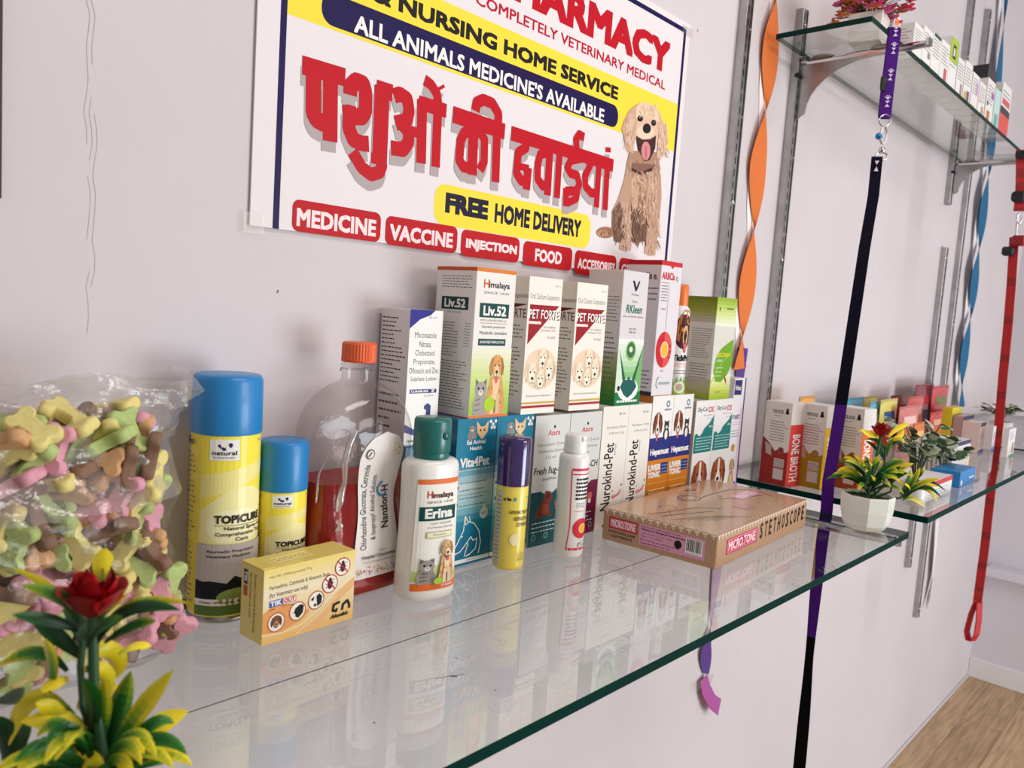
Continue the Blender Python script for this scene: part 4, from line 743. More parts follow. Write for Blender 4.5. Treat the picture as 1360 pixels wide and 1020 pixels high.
b = MB(); CW = M((244, 241, 238), 0.35); b.lathe([(0.0138, 0.129), (0.0140, 0.131), (0.0135, 0.149), (0.0125, 0.151), (0, 0.1513)], CW, 40, cap=False); b.lathe([(0.0143, 0.1295), (0.0145, 0.131), (0.0143, 0.133)], CW, 40); b.box(-0.004, 0.004, -0.0147, -0.0133, 0.144, 0.150, CW, 0.001); b.obj('cap', t)

# white shampoo bottle with teal cap
t = thing('bottle', 'large white shampoo bottle with teal flip cap and orange-striped label', 'bottle', (0.5405, -0.038, Z1), math.radians(-10)); PR = [(0.0290, 0), (0.0312, 0.003), (0.0318, 0.008), (0.0312, 0.03), (0.0300, 0.07), (0.0297, 0.10), (0.0300, 0.130), (0.0298, 0.136), (0.0284, 0.140), (0.025, 0.1425), (0.017, 0.1435)]
b = MB(); b.lathe(PR, M((240, 236, 230), 0.28, coat=0.4), 56, sx=1, sy=0.72, sup=2.5); b.obj('bottle_body', t)
def er_map(u, v, n):
    z = 0.011 + v * 0.114; k = 0
    while k < len(PR) - 2 and PR[k + 1][1] < z: k += 1
    q = (z - PR[k][1]) / (PR[k + 1][1] - PR[k][1]); r = PR[k][0] * (1 - q) + PR[k + 1][0] * q
    x = (u - 0.5) * 0.050 * (1 + 0.12 * (0.5 - v)) ; c = min(0.999, abs(x / r)); y = -r * 0.72 * (1 - c ** 2.5) ** (1 / 2.5)
    return (x, y - n * 1.5 - 0.0002, z)
b = MB(); a = Art(b, er_map, 0.050 / 0.114, 0.00005); n = 14
a.rect(0, 0, 1, 1, (244, 240, 230), n)
a.n[0] += 0.0001
for k in range(12): c = tuple(int((196, 212, 120)[j] * (1 - k / 11) + (244, 240, 230)[j] * k / 11) for j in range(3)); a.rect(0, 0.08 + k * 0.035, 1, 0.08 + (k + 1) * 0.035, c, n); a.n[0] -= a.step
a.up(); a.rect(0, 0.955, 1, 1, (232, 120, 60), n); a.rect(0, 0, 1, 0.065, (232, 112, 44), n); a.text('Protein', 0.62, 0.02, 0.9, 0.045, WH, 0.03)
a.text('H', 0.2, 0.835, 0.31, 0.895, (206, 70, 50), 0.03); a.text('imalaya', 0.31, 0.82, 0.84, 0.88, (90, 44, 40), 0.03); a.text('SINCE 1930', 0.2, 0.785, 0.84, 0.805, GREY)
a.rect(0.06, 0.63, 0.92, 0.755, (14, 72, 66), n); a.text('Erina', 0.18, 0.655, 0.82, 0.735, WH, 0.06); a.text('COAT CLEANSER', 0.3, 0.595, 0.8, 0.612, GREY); a.text('For Routine Bathing', 0.25, 0.555, 0.85, 0.578, GREY)
a.rect(0.22, 0.475, 0.82, 0.53, (190, 176, 110), 8); a.rect(0.24, 0.482, 0.8, 0.523, (240, 234, 200), 8); a.text('Shampoo', 0.36, 0.49, 0.68, 0.512, GREY)
pic_cat(a.sub(0.03, 0.06, 0.52, 0.3), (160, 154, 148)); pic_dog_sit(a.sub(0.44, 0.06, 0.98, 0.45), (228, 178, 122), (246, 220, 184)); a.ell(0.5, 0.09, 0.1, (170, 206, 60), 0.03)
b.obj('label', t)
b = MB(); TC = M((16, 108, 100), 0.3, coat=0.3); b.lathe([(0.0180, 0.1435), (0.0184, 0.1445), (0.018, 0.150)], TC, 40); b.lathe([(0.0188, 0.1495), (0.0194, 0.151), (0.0192, 0.181), (0.0178, 0.1842), (0.0, 0.1845)], TC, 40, cap=False); b.ball((0.004, -0.0190, 0.168), 0.0045, M((12, 84, 78), 0.3), 12, (1, 0.4, 1)); b.obj('flip_cap', t)

# ---------------------------------------------------------------- clear bottle of red liquid
BT = thing('bottle', 'large clear plastic bottle half full of red liquid, orange screw cap', 'bottle', (0.4945, 0.030, Z1), math.radians(2))
def bt_prof(z):      # half width, half depth at height z
    wv = 0.0590; dv = 0.0425
    if z < 0.006: k = 0.9 + 0.1 * z / 0.006; return wv * k, dv * k
    if z > 0.158:
        q = min(1, (z - 0.158) / 0.06); k = max(0.0, 1 - q ** 2.3) ** (1 / 2.0); return max(wv * k, 0.0165), max(dv * k, 0.0165)
    g = math.exp(-((z - 0.105) / 0.032) ** 2); return wv * (1 - 0.06 * g), dv * (1 - 0.16 * g)
def bt_mesh(zs, m, shrink=0.0, caps=True):
    b = MB(); n = 64; vs = []; fs = []
    for z in zs:
        A0, B0 = bt_prof(z); A0 -= shrink; B0 -= shrink; sup = 3.2 if z < 0.16 else max(2.0, 3.2 - (z - 0.16) * 20)
        for i in range(n):
            t = 2 * PI * i / n; ca, sa = math.cos(t), math.sin(t); x = A0 * math.copysign(abs(ca) ** (2 / sup), ca); y = B0 * math.copysign(abs(sa) ** (2 / sup), sa)
            g = math.exp(-((z - 0.1) / 0.05) ** 2) * math.exp(-((x + 0.035) / 0.008) ** 2) * 0.006    # pressed grip
            if y < 0: y += g
            vs.append((x, y, z))
    for j in range(len(zs) - 1):
        for i in range(n): fs.append((j * n + i, j * n + (i + 1) % n, (j + 1) * n + (i + 1) % n, (j + 1) * n + i))
    b.add(vs, fs, m, True)
    if caps: b.add(vs[:n], [tuple(range(n))[::-1]], m); b.add(vs[-n:], [tuple(range(n))], m)
    return b
zs = [0, 0.002, 0.006] + [0.006 + 0.152 * k / 24 for k in range(1, 25)] + [0.158 + 0.06 * math.sin(k / 16 * PI / 2) for k in range(1, 17)] + [0.222, 0.227]
bt_mesh(zs, PET).obj('bottle_shell', BT)
LIQ = bpy.data.materials.new('red_liquid'); LIQ.use_nodes = True
p = LIQ.node_tree.nodes['Principled BSDF']; p.inputs['Base Color'].default_value = lin((158, 10, 4)) + (1,); p.inputs['Roughness'].default_value = 0.3; p.inputs['Specular IOR Level'].default_value = 0.2; p.inputs['Subsurface Weight'].default_value = 0.0; p.inputs['Subsurface Radius'].default_value = (0.03, 0.006, 0.003); p.inputs['Subsurface Scale'].default_value = 0.5
bt_mesh([0.003, 0.006] + [0.006 + 0.110 * k / 20 for k in range(1, 21)], LIQ, 0.0012).obj('red_liquid', BT)
b = MB(); b.lathe([(0.0165, 0.227), (0.0155, 0.2305), (0.0185, 0.231), (0.0185, 0.2325), (0.0150, 0.233), (0.0150, 0.240)], PET, 36); b.obj('neck', BT)
b = MB(); OC = M((232, 92, 30), 0.4, coat=0.2); pr = []; n = 72; vs = []; fs = []
for (r, z) in ((0.0172, 0.2355), (0.0175, 0.2365), (0.0172, 0.2530), (0.016, 0.2550), (0.0, 0.2554)):
    for i in range(n): q = r * (1 + (0.02 if i % 2 else -0.01) * (0.236 < z < 0.254)); t = 2 * PI * i / n; vs.append((q * math.cos(t), q * math.sin(t), z))
for j in range(4):
    for i in range(n): fs.append((j * n + i, j * n + (i + 1) % n, (j + 1) * n + (i + 1) % n, (j + 1) * n + i))
b.add(vs, fs, OC, False); b.lathe([(0.0174, 0.2345), (0.0180, 0.2348), (0.0180, 0.2358)], OC, 36); b.obj('screw_cap', BT)
GM = clear_mat('moulded_plastic_ridge', (0.95, 0.92, 0.90), base=0.18, haze=0.22, hazecol=(0.85, 0.78, 0.76), rough=0.08, power=2, gain=0.6)
def on_bt(x, z, dy=-0.0006): A0, B0 = bt_prof(z); c = min(0.98, abs(x / A0)); return (x, -B0 * (1 - c ** 3.2) ** (1 / 3.2) + dy, z)
for pts, rad in (([(-.030, .172), (-.037, .160), (-.040, .140), (-.037, .120), (-.040, .100), (-.043, .088)], [.0012, .003, .0036, .0024, .0042, .0012]), ([(-.044, .082), (-.040, .077), (-.046, .070)], [.002, .0028, .0012]), ([(-.043, .06), (-.041, .04), (-.043, .02)], [.0006, .0014, .0006]),
                 ([(-.0535, .150), (-.0555, .130), (-.0552, .110), (-.0565, .095)], [.0006, .0014, .0014, .0006])):
    b = MB(); q = []; rq = []
    for i in range(len(pts) - 1):
        for k in range(5): f = k / 5; q.append(on_bt(pts[i][0] * (1 - f) + pts[i + 1][0] * f, pts[i][1] * (1 - f) + pts[i + 1][1] * f)); rq.append(rad[i] * (1 - f) + rad[i + 1] * f)
    b.tube(q, rq, GM, 8); b.obj('grip_ridge', BT)
def bt_front(u, v, n):
    z = 0.020 + v * 0.148; A0, B0 = bt_prof(z); x = -0.026 + u * 0.056 + 0.004 * (v - 0.5); sup = 3.2; c = min(0.98, abs(x / A0)); return (x, -B0 * (1 - c ** sup) ** (1 / sup) - 0.0006 - n * 1.4, z)
b = MB(); a = Art(b, bt_front, 0.056 / 0.148, 0.00006)
rows = 28; lp = []
for k in range(rows + 1):
    v = k / rows; 
    if v > 0.8: q = (v - 0.8) / 0.2; hw = 0.5 * math.sqrt(max(0, 1 - q * q)); c0 = 0.5 + 0.05 * q
    else: hw = 0.5 - 0.09 * math.exp(-((v - 0.5) / 0.2) ** 2); c0 = 0.5
    lp.append((c0 - hw, c0 + hw, v))
pts = []; fs = []
for (x0, x1, v) in lp: pts += [(x0 + (x1 - x0) * i / 8, v) for i in range(9)]
for k in range(rows):
    for i in range(8): fs.append((k * 9 + i, k * 9 + i + 1, (k + 1) * 9 + i + 1, (k + 1) * 9 + i))
a.tri(pts, fs, (240, 234, 230)); a.n[0] += 0.0004
a.text('Chlorhexidine Gluconate, Cetrimide', 0.12, 0.2, 0.27, 0.78, (70, 58, 60), 0.0, rot=90); a.text('& Isopropyl Alcohol Solution', 0.34, 0.26, 0.48, 0.7, (70, 58, 60), 0.0, rot=90); a.text('Nanzlon-H', 0.58, 0.33, 0.74, 0.62, (70, 50, 60), 0.02, rot=90)
a.stroke([(0.62 + 0.13 * math.cos(k * 0.6), 0.6 + 0.05 * math.sin(k * 0.6)) for k in range(3, 10)], 0.04, (60, 140, 170)); a.ell(0.2, 0.855, 0.09, (90, 76, 80)); a.ell(0.2, 0.855, 0.07, (240, 234, 230)); a.stroke([(0.16, 0.84), (0.22, 0.87)], 0.03, (90, 76, 80))
a.text('1 Litre', 0.5, 0.175, 0.7, 0.19, GREY); a.text('Hospital Concentrate', 0.16, 0.13, 0.92, 0.16, (60, 50, 54), 0.02); a.text('Strong Antiseptic & Detergent', 0.2, 0.1, 0.9, 0.12, GREY)
for k in range(26):
    a.ell(0.06 + 0.88 * R.random(), 0.03 + 0.05 * R.random(), 0.02, R.choice([(206, 90, 90), (196, 150, 60), (150, 120, 160), (206, 160, 100)]), n=8)
for k in range(16): a.ell(0.62 + 0.3 * R.random(), 0.84 + 0.09 * R.random() - 0.0, 0.018, R.choice([(196, 160, 70), (206, 170, 100)]), n=8)
b.obj('label', BT)

# ---------------------------------------------------------------- soap carton in front
W_, D_, H_ = 0.0968, 0.0345, 0.0660
SO = thing('soap_carton', 'small yellow and orange soap carton lying on its long edge in front', 'box', (0.3945, -0.0335, Z1), math.radians(2.6))
b = MB(); b.box(-W_ / 2, W_ / 2, -D_ / 2, D_ / 2, 0, H_, M((236, 212, 120), 0.4, coat=0.2), 0.0006)
a = Art(b, face_front(W_, D_, H_), W_ / H_)
a.grad(0, 0, 1, 1, [(240, 190, 110), (242, 214, 160), (246, 234, 200), (240, 216, 120)], 16)
a.poly([(0, 0.42), (0.12, 0.52), (0.3, 0.46), (0.5, 0.3), (0.42, 0.2), (0.2, 0.12), (0, 0.16)], (236, 164, 96)); a.poly([(0.4, 0.05), (0.6, 0.2), (0.8, 0.45), (1, 0.62), (1, 0.48), (0.8, 0.3), (0.6, 0.02)], (240, 190, 130))
a.stroke([(0, 0.13), (0.2, 0.1), (0.4, 0.13), (0.6, 0.28), (0.8, 0.5), (1, 0.62)], 0.008, (252, 240, 214)); a.stroke([(0.35, 0.02), (0.6, 0.2), (0.8, 0.4)], 0.006, (252, 240, 214))
a.text('Net Wt. (When packed) 75 g', 0.06, 0.865, 0.5, 0.91, (90, 70, 46)); a.text('Permethrin, Cetrimide & Aloevera Soap', 0.06, 0.705, 0.7, 0.775, (66, 50, 36), 0.01); a.text('(for Veterinary use only)', 0.06, 0.6, 0.46, 0.675, (66, 50, 36), 0.01)
a.rect(0.06, 0.485, 0.2, 0.575, (50, 100, 176)); a.text('TIK', 0.075, 0.5, 0.185, 0.56, WH, 0.06); a.rect(0.2, 0.485, 0.34, 0.575, (190, 60, 60)); a.rect(0.206, 0.493, 0.334, 0.567, (248, 236, 226)); a.text('OUT', 0.215, 0.503, 0.325, 0.558, (196, 30, 40), 0.06)
a.text('SOAP', 0.06, 0.445, 0.12, 0.465, (60, 40, 40)); a.text('For Dogs', 0.2, 0.445, 0.32, 0.47, (60, 40, 40))
for (cx, cy, k) in ((0.14, 0.27, 0), (0.36, 0.34, 1), (0.56, 0.42, 2), (0.71, 0.6, 3), (0.85, 0.8, 3)):
    a.ell(cx, cy, 0.09, (180, 96, 60) if k < 3 else (190, 24, 44)); a.ell(cx, cy, 0.08, (250, 242, 230)); s = a.sub(cx - 0.065, cy - 0.095, cx + 0.065, cy + 0.095)
    if k == 0: pic_dog_head(s, (130, 80, 56), (190, 150, 120), False)
    elif k == 1: s.poly([(0.0, 0.55), (0.2, 0.45), (0.3, 0.75), (0.7, 0.95), (1, 0.85), (0.95, 0.3), (0.6, 0), (0.35, 0.1), (0.3, 0.35)], (30, 26, 28))
    elif k == 2: s.poly([(0.5, 0.8), (0.75, 0.95), (1, 0.7), (0.95, 0.2), (0.6, 0.0), (0.55, 0.4)], (30, 26, 28)); s.poly([(0.0, 0.6), (0.25, 0.5), (0.35, 0.8), (0.2, 0.75)], (30, 26, 28)); s.ell(0.42, 0.16, 0.12, (60, 50, 50))
    else:
        s.ell(0.5, 0.45, 0.24, (90, 40, 34), 0.34); s.ell(0.5, 0.82, 0.14, (60, 26, 26))
        for q in range(3):
            s.stroke([(0.5, 0.35 + 0.16 * q), (0.12, 0.25 + 0.28 * q)], 0.05, (60, 26, 26)); s.stroke([(0.5, 0.35 + 0.16 * q), (0.88, 0.25 + 0.28 * q)], 0.05, (60, 26, 26))
        a.stroke([(cx - 0.055, cy + 0.085), (cx + 0.055, cy - 0.085)], 0.012, (190, 24, 44))
for x in (0.745, 0.865): a.stroke([(x, 0.17), (x + 0.01, 0.25), (x + 0.06, 0.29), (x + 0.085, 0.22), (x + 0.085, 0.17)] if x > 0.8 else [(x + 0.09, 0.3), (x + 0.02, 0.28), (x + 0.01, 0.2), (x + 0.05, 0.18), (x + 0.06, 0.22)], 0.024, (28, 22, 24))
a.text('Alembic', 0.735, 0.085, 0.94, 0.14, (30, 24, 26), 0.04, slant=0.25)
s = Art(b, face_left(W_, D_, H_), D_ / H_); s.text('Permethrin, Cetrimide & Aloevera Soap', 0.55, 0.12, 0.7, 0.9, (120, 96, 40), 0, rot=-90); s.text('(for Veterinary use only)', 0.36, 0.3, 0.5, 0.9, (120, 96, 40), 0, rot=-90); s.rect(0.12, 0.72, 0.3, 0.92, (60, 70, 130)); s.rect(0.12, 0.56, 0.3, 0.7, (206, 130, 110)); s.text('TIK', 0.15, 0.75, 0.27, 0.89, WH, 0.05, rot=-90); s.text('OUT', 0.15, 0.57, 0.27, 0.69, (170, 40, 40), 0.05, rot=-90)
b.obj('carton_body', SO)
b = MB(); b.box(-W_ / 2 - 0.0008, -W_ / 2 + 0.012, -D_ / 2 + 0.001, D_ / 2 - 0.001, H_, H_ + 0.0012, M((230, 204, 110), 0.4), 0.0004, T=Matrix.Rotation(math.radians(0.0), 4, 'Y'))
a = Art(b, face_top(W_, D_, H_ + 0.00005), W_ / D_); a.rect(0.2, 0.3, 0.6, 0.75, (246, 228, 150)); a.fine(0.22, 0.4, 0.58, 0.66, 2, (140, 110, 60), 0.9, 80); b.obj('tuck_flap', SO)

# ---------------------------------------------------------------- stethoscope carton
LW, LD, LH = 0.312, 0.164, 0.0425; ang = math.radians(3.5)
c0 = Vector((0.8745, -0.1915, 0)); ux = Vector((math.cos(ang), math.sin(ang), 0)); uy = Vector((-math.sin(ang), math.cos(ang), 0)); cc = c0 + ux * LW / 2 + uy * LD / 2
ST = thing('stethoscope_carton', 'flat brown cardboard stethoscope carton lying at the end of the long shelf', 'box', (cc.x, cc.y, Z1), ang)
KRAFT = M((190, 148, 112), 0.5, noise=0.1, scale=220, coat=0.12); KR = (190, 148, 112)
b = MB(); b.box(-LW / 2, LW / 2, -LD / 2, LD / 2, 0, LH, KRAFT, 0.0012)
a = Art(b, face_front(LW, LD, LH), LW / LH); INKB = (44, 32, 30)
def stitches(a, n):
    for k in range(n):
        x = (k + 0.5) / n; a.stroke([(x - 0.3 / n, 0.955), (x + 0.35 / n, 0.975)], 0.10 / n * 2, (238, 228, 214)); a.n[0] -= a.step; a.stroke([(x, 0.96), (x + 0.06 / n, 0.85)], 0.08 / n * 2, (238, 228, 214)); a.n[0] -= a.step
    a.up()
stitches(a, 34); a.rect(0.09, 0.3, 0.395, 0.76, (190, 30, 76)); a.rect(0.1, 0.335, 0.386, 0.73, (240, 160, 186)); a.rect(0.105, 0.36, 0.381, 0.7, (206, 40, 84)); a.text('MICRO.TONE', 0.112, 0.39, 0.376, 0.665, (250, 240, 240), 0.03)
x = 0.425
for ch in 'STETHOSCOPE': a.text(ch, x + 0.004, 0.34, x + 0.031, 0.82, INKB, 0.03); x += 0.0505
s = Art(b, face_left(LW, LD, LH), LD / LH); stitches(s, 15)
s.rect(0.06, 0.42, 0.325, 0.78, (190, 30, 60)); s.rect(0.07, 0.46, 0.315, 0.74, (222, 110, 130)); s.text('MICRO.TONE', 0.08, 0.49, 0.305, 0.71, (250, 236, 236), 0.03); s.text('STETHOSCOPE', 0.06, 0.28, 0.31, 0.36, INKB, 0.02); s.text('COPYRIGHT', 0.08, 0.15, 0.29, 0.235, INKB, 0.02)
s.rect(0.345, 0.16, 0.91, 0.79, (226, 160, 190)); s.text('STETHOSCOPE MICRO TONE', 0.36, 0.7, 0.7, 0.74, INKB, 0.02); s.text('Mathura Surgical Industries', 0.36, 0.6, 0.74, 0.67, INKB, 0.04); s.text('U.P. Delhi Road, India', 0.36, 0.5, 0.64, 0.55, INKB); s.text('Qty : 1 UNIT', 0.36, 0.4, 0.56, 0.46, INKB); s.text('Mkt. Under Reg. No. 5/2023 (see overleaf)', 0.36, 0.29, 0.7, 0.34, INKB, 0.02); s.text('Consumer Care No. +91', 0.36, 0.2, 0.62, 0.25, INKB, 0.02)
s.ell(0.685, 0.45, 0.032, (28, 22, 24)); s.rect(0.75, 0.26, 0.89, 0.72, (246, 240, 236)); x = 0.757; rr = random.Random(5)
while x < 0.88: wv = rr.choice((0.003, 0.005, 0.008)); s.rect(x, 0.34, min(x + wv, 0.883), 0.7, (28, 22, 24)); s.n[0] -= s.step; x += wv + rr.choice((0.003, 0.005))
s.fine(0.765, 0.275, 0.88, 0.325, 1, BK, 1, 83)
b.obj('carton_body', ST)
b = MB(); a = Art(b, face_top(LW, LD, LH), LW / LD, rough=0.18, coat=0.5); LN = (128, 98, 76); LK = (112, 84, 64)
a.rect(0.004, 0.008, 0.996, 0.992, (196, 156, 124))
a.stroke([(0.12, 0.5), (0.2, 0.62), (0.26, 0.6), (0.3, 0.68), (0.24, 0.74), (0.2, 0.7)], 0.006, LN); a.stroke([(0.06, 0.66), (0.16, 0.6), (0.34, 0.52), (0.44, 0.36)], 0.012, LN); a.stroke([(0.08, 0.56), (0.2, 0.48), (0.36, 0.36)], 0.01, LK)
for k in range(6): a.stroke([(0.06 + 0.03 * k, 0.46 - 0.05 * k), (0.2 + 0.03 * k, 0.36 - 0.04 * k), (0.34 + 0.015 * k, 0.22 - 0.03 * k)], 0.005, LN if k % 2 else LK)
a.stroke([(0.5 + 0.07 * math.cos(k * PI / 8), 0.72 + 0.09 * math.sin(k * PI / 8)) for k in range(17)], 0.008, LK); a.stroke([(0.5 + 0.05 * math.cos(k * PI / 8), 0.72 + 0.06 * math.sin(k * PI / 8)) for k in range(17)], 0.005, LN)
a.stroke([(0.56, 0.66), (0.7, 0.66), (0.86, 0.64), (0.95, 0.52)], 0.008, (96, 70, 56)); a.stroke([(0.6, 0.54), (0.74, 0.4), (0.9, 0.34)], 0.005, LN); a.stroke([(0.85, 0.5), (0.95, 0.4), (0.9, 0.26)], 0.006, LK)
a.ell(0.66, 0.86, 0.085, (226, 206, 188), 0.09); a.ell(0.66, 0.86, 0.08, (200, 164, 134), 0.083); a.text('ISO', 0.62, 0.83, 0.7, 0.89, INKB, 0.04); a.rect(0.7, 0.38, 0.92, 0.52, (232, 160, 186)); a.text('MICRO.TONE', 0.72, 0.41, 0.9, 0.49, (250, 232, 238), 0.03)
a.rect(0.52, 0.2, 0.62, 0.34, (206, 140, 132)); a.rect(0.66, 0.56, 0.68, 0.6, (150, 90, 90))
for k in range(24): x = (k + 0.5) / 24; a.stroke([(x - 0.012, 0.02), (x + 0.01, 0.06)], 0.0035, (236, 224, 208)); a.n[0] -= a.step
a.up()
for k in range(15): y = (k + 0.5) / 15; a.stroke([(0.008, y - 0.02), (0.024, y + 0.012)], 0.0035, (236, 224, 208)); a.n[0] -= a.step
b.obj('lid', ST)
# ---------------------------------------------------------------- bag of bone biscuits
def bone_mesh(name, col):
    b = MB(); m = M(col, 0.75, noise=0.07, scale=160, bump=0.25); L = 0.0195; pts = []
    def lobe(cx, cy, a0, a1, r=0.0062, n=7):
        for k in range(n): t = math.radians(a0 + (a1 - a0) * k / (n - 1)); pts.append((cx + r * math.cos(t), cy + r * math.sin(t)))
    lobe(L - 0.0060, 0.0066, -50, 175); lobe(-L + 0.0060, 0.0066, 5, 230); lobe(-L + 0.0060, -0.0066, 130, 355); lobe(L - 0.0060, -0.0066, 185, 410)
    n = len(pts); prof = ((1.0, -0.0025), (1.0, 0.0025), (0.93, 0.0043), (0.80, 0.0050)); ring = []
    for s, z in ((0.80, -0.0050), (0.93, -0.0043)) + prof: ring.append([(x * (1 - (1 - s) * 0.55), y * s, z) for x, y in pts])
    vs = [p for r in ring for p in r]; fs = []
    for j in range(len(ring) - 1):
        for i in range(n): fs.append((j * n + i, j * n + (i + 1) % n, (j + 1) * n + (i + 1) % n, (j + 1) * n + i))
    b.add(vs, fs, m, True); tr = tessellate_polygon([[Vector((p[0], p[1], 0)) for p in ring[-1]]])
    b.add(ring[-1], [tuple(t) for t in tr], m); b.add(ring[0], [tuple(t)[::-1] for t in tr], m)
    return b.mesh(name)
BC = {'P': ('pink', (222, 156, 172)), 'O': ('tan', (208, 160, 112)), 'Y': ('cream yellow', (226, 210, 132)), 'G': ('pale green', (178, 196, 122)), 'B': ('brown', (134, 100, 78))}
BM = {k: bone_mesh('dog_biscuit_' + v[0].replace(' ', '_'), v[1]) for k, v in BC.items()}
used = {}
def biscuit(pos, c, ang, tilt, turn, deep):
    o = bpy.data.objects.new('dog_biscuit', BM[c]); COL.objects.link(o); o.location = pos; o.scale = (0.9, 0.9, 0.9)
    rt = RIGHT; upv = -DOWN; n = -FWD; x = rt * math.cos(ang) + upv * math.sin(ang); y = n.cross(x)
    m = Matrix((x, y, n)).transposed(); o.rotation_euler = (m @ Matrix.Rotation(turn, 3, 'X') @ Matrix.Rotation(tilt, 3, 'Y')).to_euler()
    d = Vector(pos) - CAM; v = 510 + FPX * d.dot(DOWN) / d.dot(FWD); u = 680 + FPX * d.dot(RIGHT) / d.dot(FWD)
    row = ['atop the bag', 'high in the bag', 'above the bag middle', 'below the bag middle', 'low in the bag', 'at the bag foot'][max(0, min(5, int((v - 545) / 56)))]
    colm = ['by the frame edge', 'left of centre', 'in the centre', 'right of centre', 'at the right side'][max(0, min(4, int(u / 48)))]
    pose = 'edge-on' if abs(turn) > 0.8 else ('upright' if abs(math.sin(ang)) > 0.75 else ('level' if abs(math.sin(ang)) < 0.35 else 'slanting'))
    tag(o, '%s %s bone biscuit %s, %s%s' % (pose, BC[c][0], row, colm, ', deeper in' if deep else ''), 'dog biscuit', 'bone biscuits in the clear bag')
K7 = 280 / 1020
FRONT = [('P', 265, 425, 75, 0), ('O', 480, 460, -20, 0), ('P', 478, 615, 70, 0), ('P', 588, 645, 60, 0), ('B', 325, 530, 0, 1), ('O', 318, 655, 20, .4), ('Y', 372, 890, -52, 0), ('Y', 610, 905, 52, 0), ('G', 230, 955, 8, 0), ('G', 78, 895, 62, 0),
         ('G', 692, 525, 84, .2), ('Y', 105, 660, 52, .6), ('P', 78, 590, 25, 1), ('Y', 50, 450, 30, 0), ('B', 105, 515, 15, 1), ('G', 255, 740, -48, .5), ('Y', 345, 343, 10, .9), ('G', 520, 288, -10, .8), ('P', 625, 268, -10, .9), ('G', 622, 340, -68, .6),
         ('Y', 487, 365, 28, .8), ('G', 533, 385, 32, 1), ('B', 345, 288, 20, .4), ('O', 682, 365, 80, .9), ('B', 618, 515, 82, .7), ('Y', 742, 540, 86, 1), ('G', 742, 650, 80, .9), ('Y', 668, 672, 45, .3), ('G', 648, 765, 70, .3), ('O', 487, 780, 36, 1), ('B', 535, 812, 26, 1),
         ('P', 400, 742, 8, .5), ('P', 96, 805, -82, 1), ('B', 190, 800, -70, .6), ('O', 160, 885, -80, .9), ('O', 422, 590, 0, .8), ('Y', 250, 585, 5, .9), ('Y', 30, 790, 60, .5), ('G', 80, 328, 0, .5), ('Y', 160, 328, -40, .6), ('Y', 205, 310, 60, 1), ('O', 22, 318, 0, .7), ('O', 20, 385, 12, .9),
         ('P', 728, 800, -80, .9), ('O', 690, 850, -18, .6), ('B', 728, 925, -62, .4), ('G', 660, 995, -20, .3), ('Y', 758, 1000, -80, 1), ('G', 170, 480, 50, .7), ('B', 605, 445, 80, .8), ('P', 580, 415, 70, 1), ('Y', 330, 260, -30, 1), ('B', 90, 640, 40, .5), ('G', 350, 415, 60, .9), ('B', 735, 455, 85, .9), ('Y', 545, 225, 20, 1), ('Y', 120, 395, 40, .9),
         ('P', 785, 1140, -70, .4), ('O', 750, 1200, 0, .3), ('O', 700, 1200, 80, .8), ('Y', 640, 1190, 50, .7), ('P', 560, 1190, 40, .9), ('B', 745, 1300, 15, .3), ('P', 650, 1315, 10, .5), ('P', 850, 1310, 40, .6), ('G', 835, 1215, 84, .8), ('Y', 110, 1350, 12, .2), ('Y', 30, 1240, 70, .5), ('O', 190, 1395, -10, .9), ('P', 150, 1280, 0, .8), ('G', 820, 1080, 80, .9), ('O', 620, 1060, -20, .6), ('Y', 510, 1230, 60, .9), ('B', 600, 1260, 0, 1), ('G', 330, 1150, 30, .5), ('Y', 420, 1150, -40, .5), ('P', 250, 1190, 60, .7), ('O', 90, 1150, 40, .6), ('B', 30, 1130, 0, .9), ('G', 300, 1330, 70, .6), ('B', 420, 1340, 10, .8), ('P', 200, 1090, -30, .6), ('Y', 530, 1090, 20, .8)]
taken = []
for k, (c, x, y, an, ed) in enumerate(FRONT):
    u, v = x * K7, 480 + y * K7
    yy = -0.052 + 0.006 * ((k * 7) % 3) - 0.004 * max(0, (v - 700) / 150) + (0.02 if v < 570 else 0)
    p = PY(u, v, yy)
    if p.z < 0.962: p = PY(u, v, yy - (0.962 - p.z) * 1.2); p.z = max(p.z, 0.960)
    p.x = min(p.x, 0.272)
    biscuit(p, c, math.radians(an), R.uniform(-.2, .2), ed * 1.35 * R.choice((-1, 1)), False); taken.append(p)
for layer, cnt in ((-0.034, 60), (-0.018, 36)):
    for q in range(cnt):
        for tr in range(30):
            p = Vector((R.uniform(0.09, 0.262), layer + R.uniform(-0.004, 0.004), R.uniform(0.972, 1.118)))
            if all((p - t).length > 0.0165 for t in taken): break
        taken.append(p); biscuit(p, R.choice('POYGBBYG'), R.uniform(0, PI), R.uniform(-.5, .5), R.uniform(-1.2, 1.2), True)
BAG = thing('biscuit_bag', 'clear plastic bag packed with pastel bone biscuits, at the wall end of the shelf', 'bag', (0.16, -0.01, Z1))
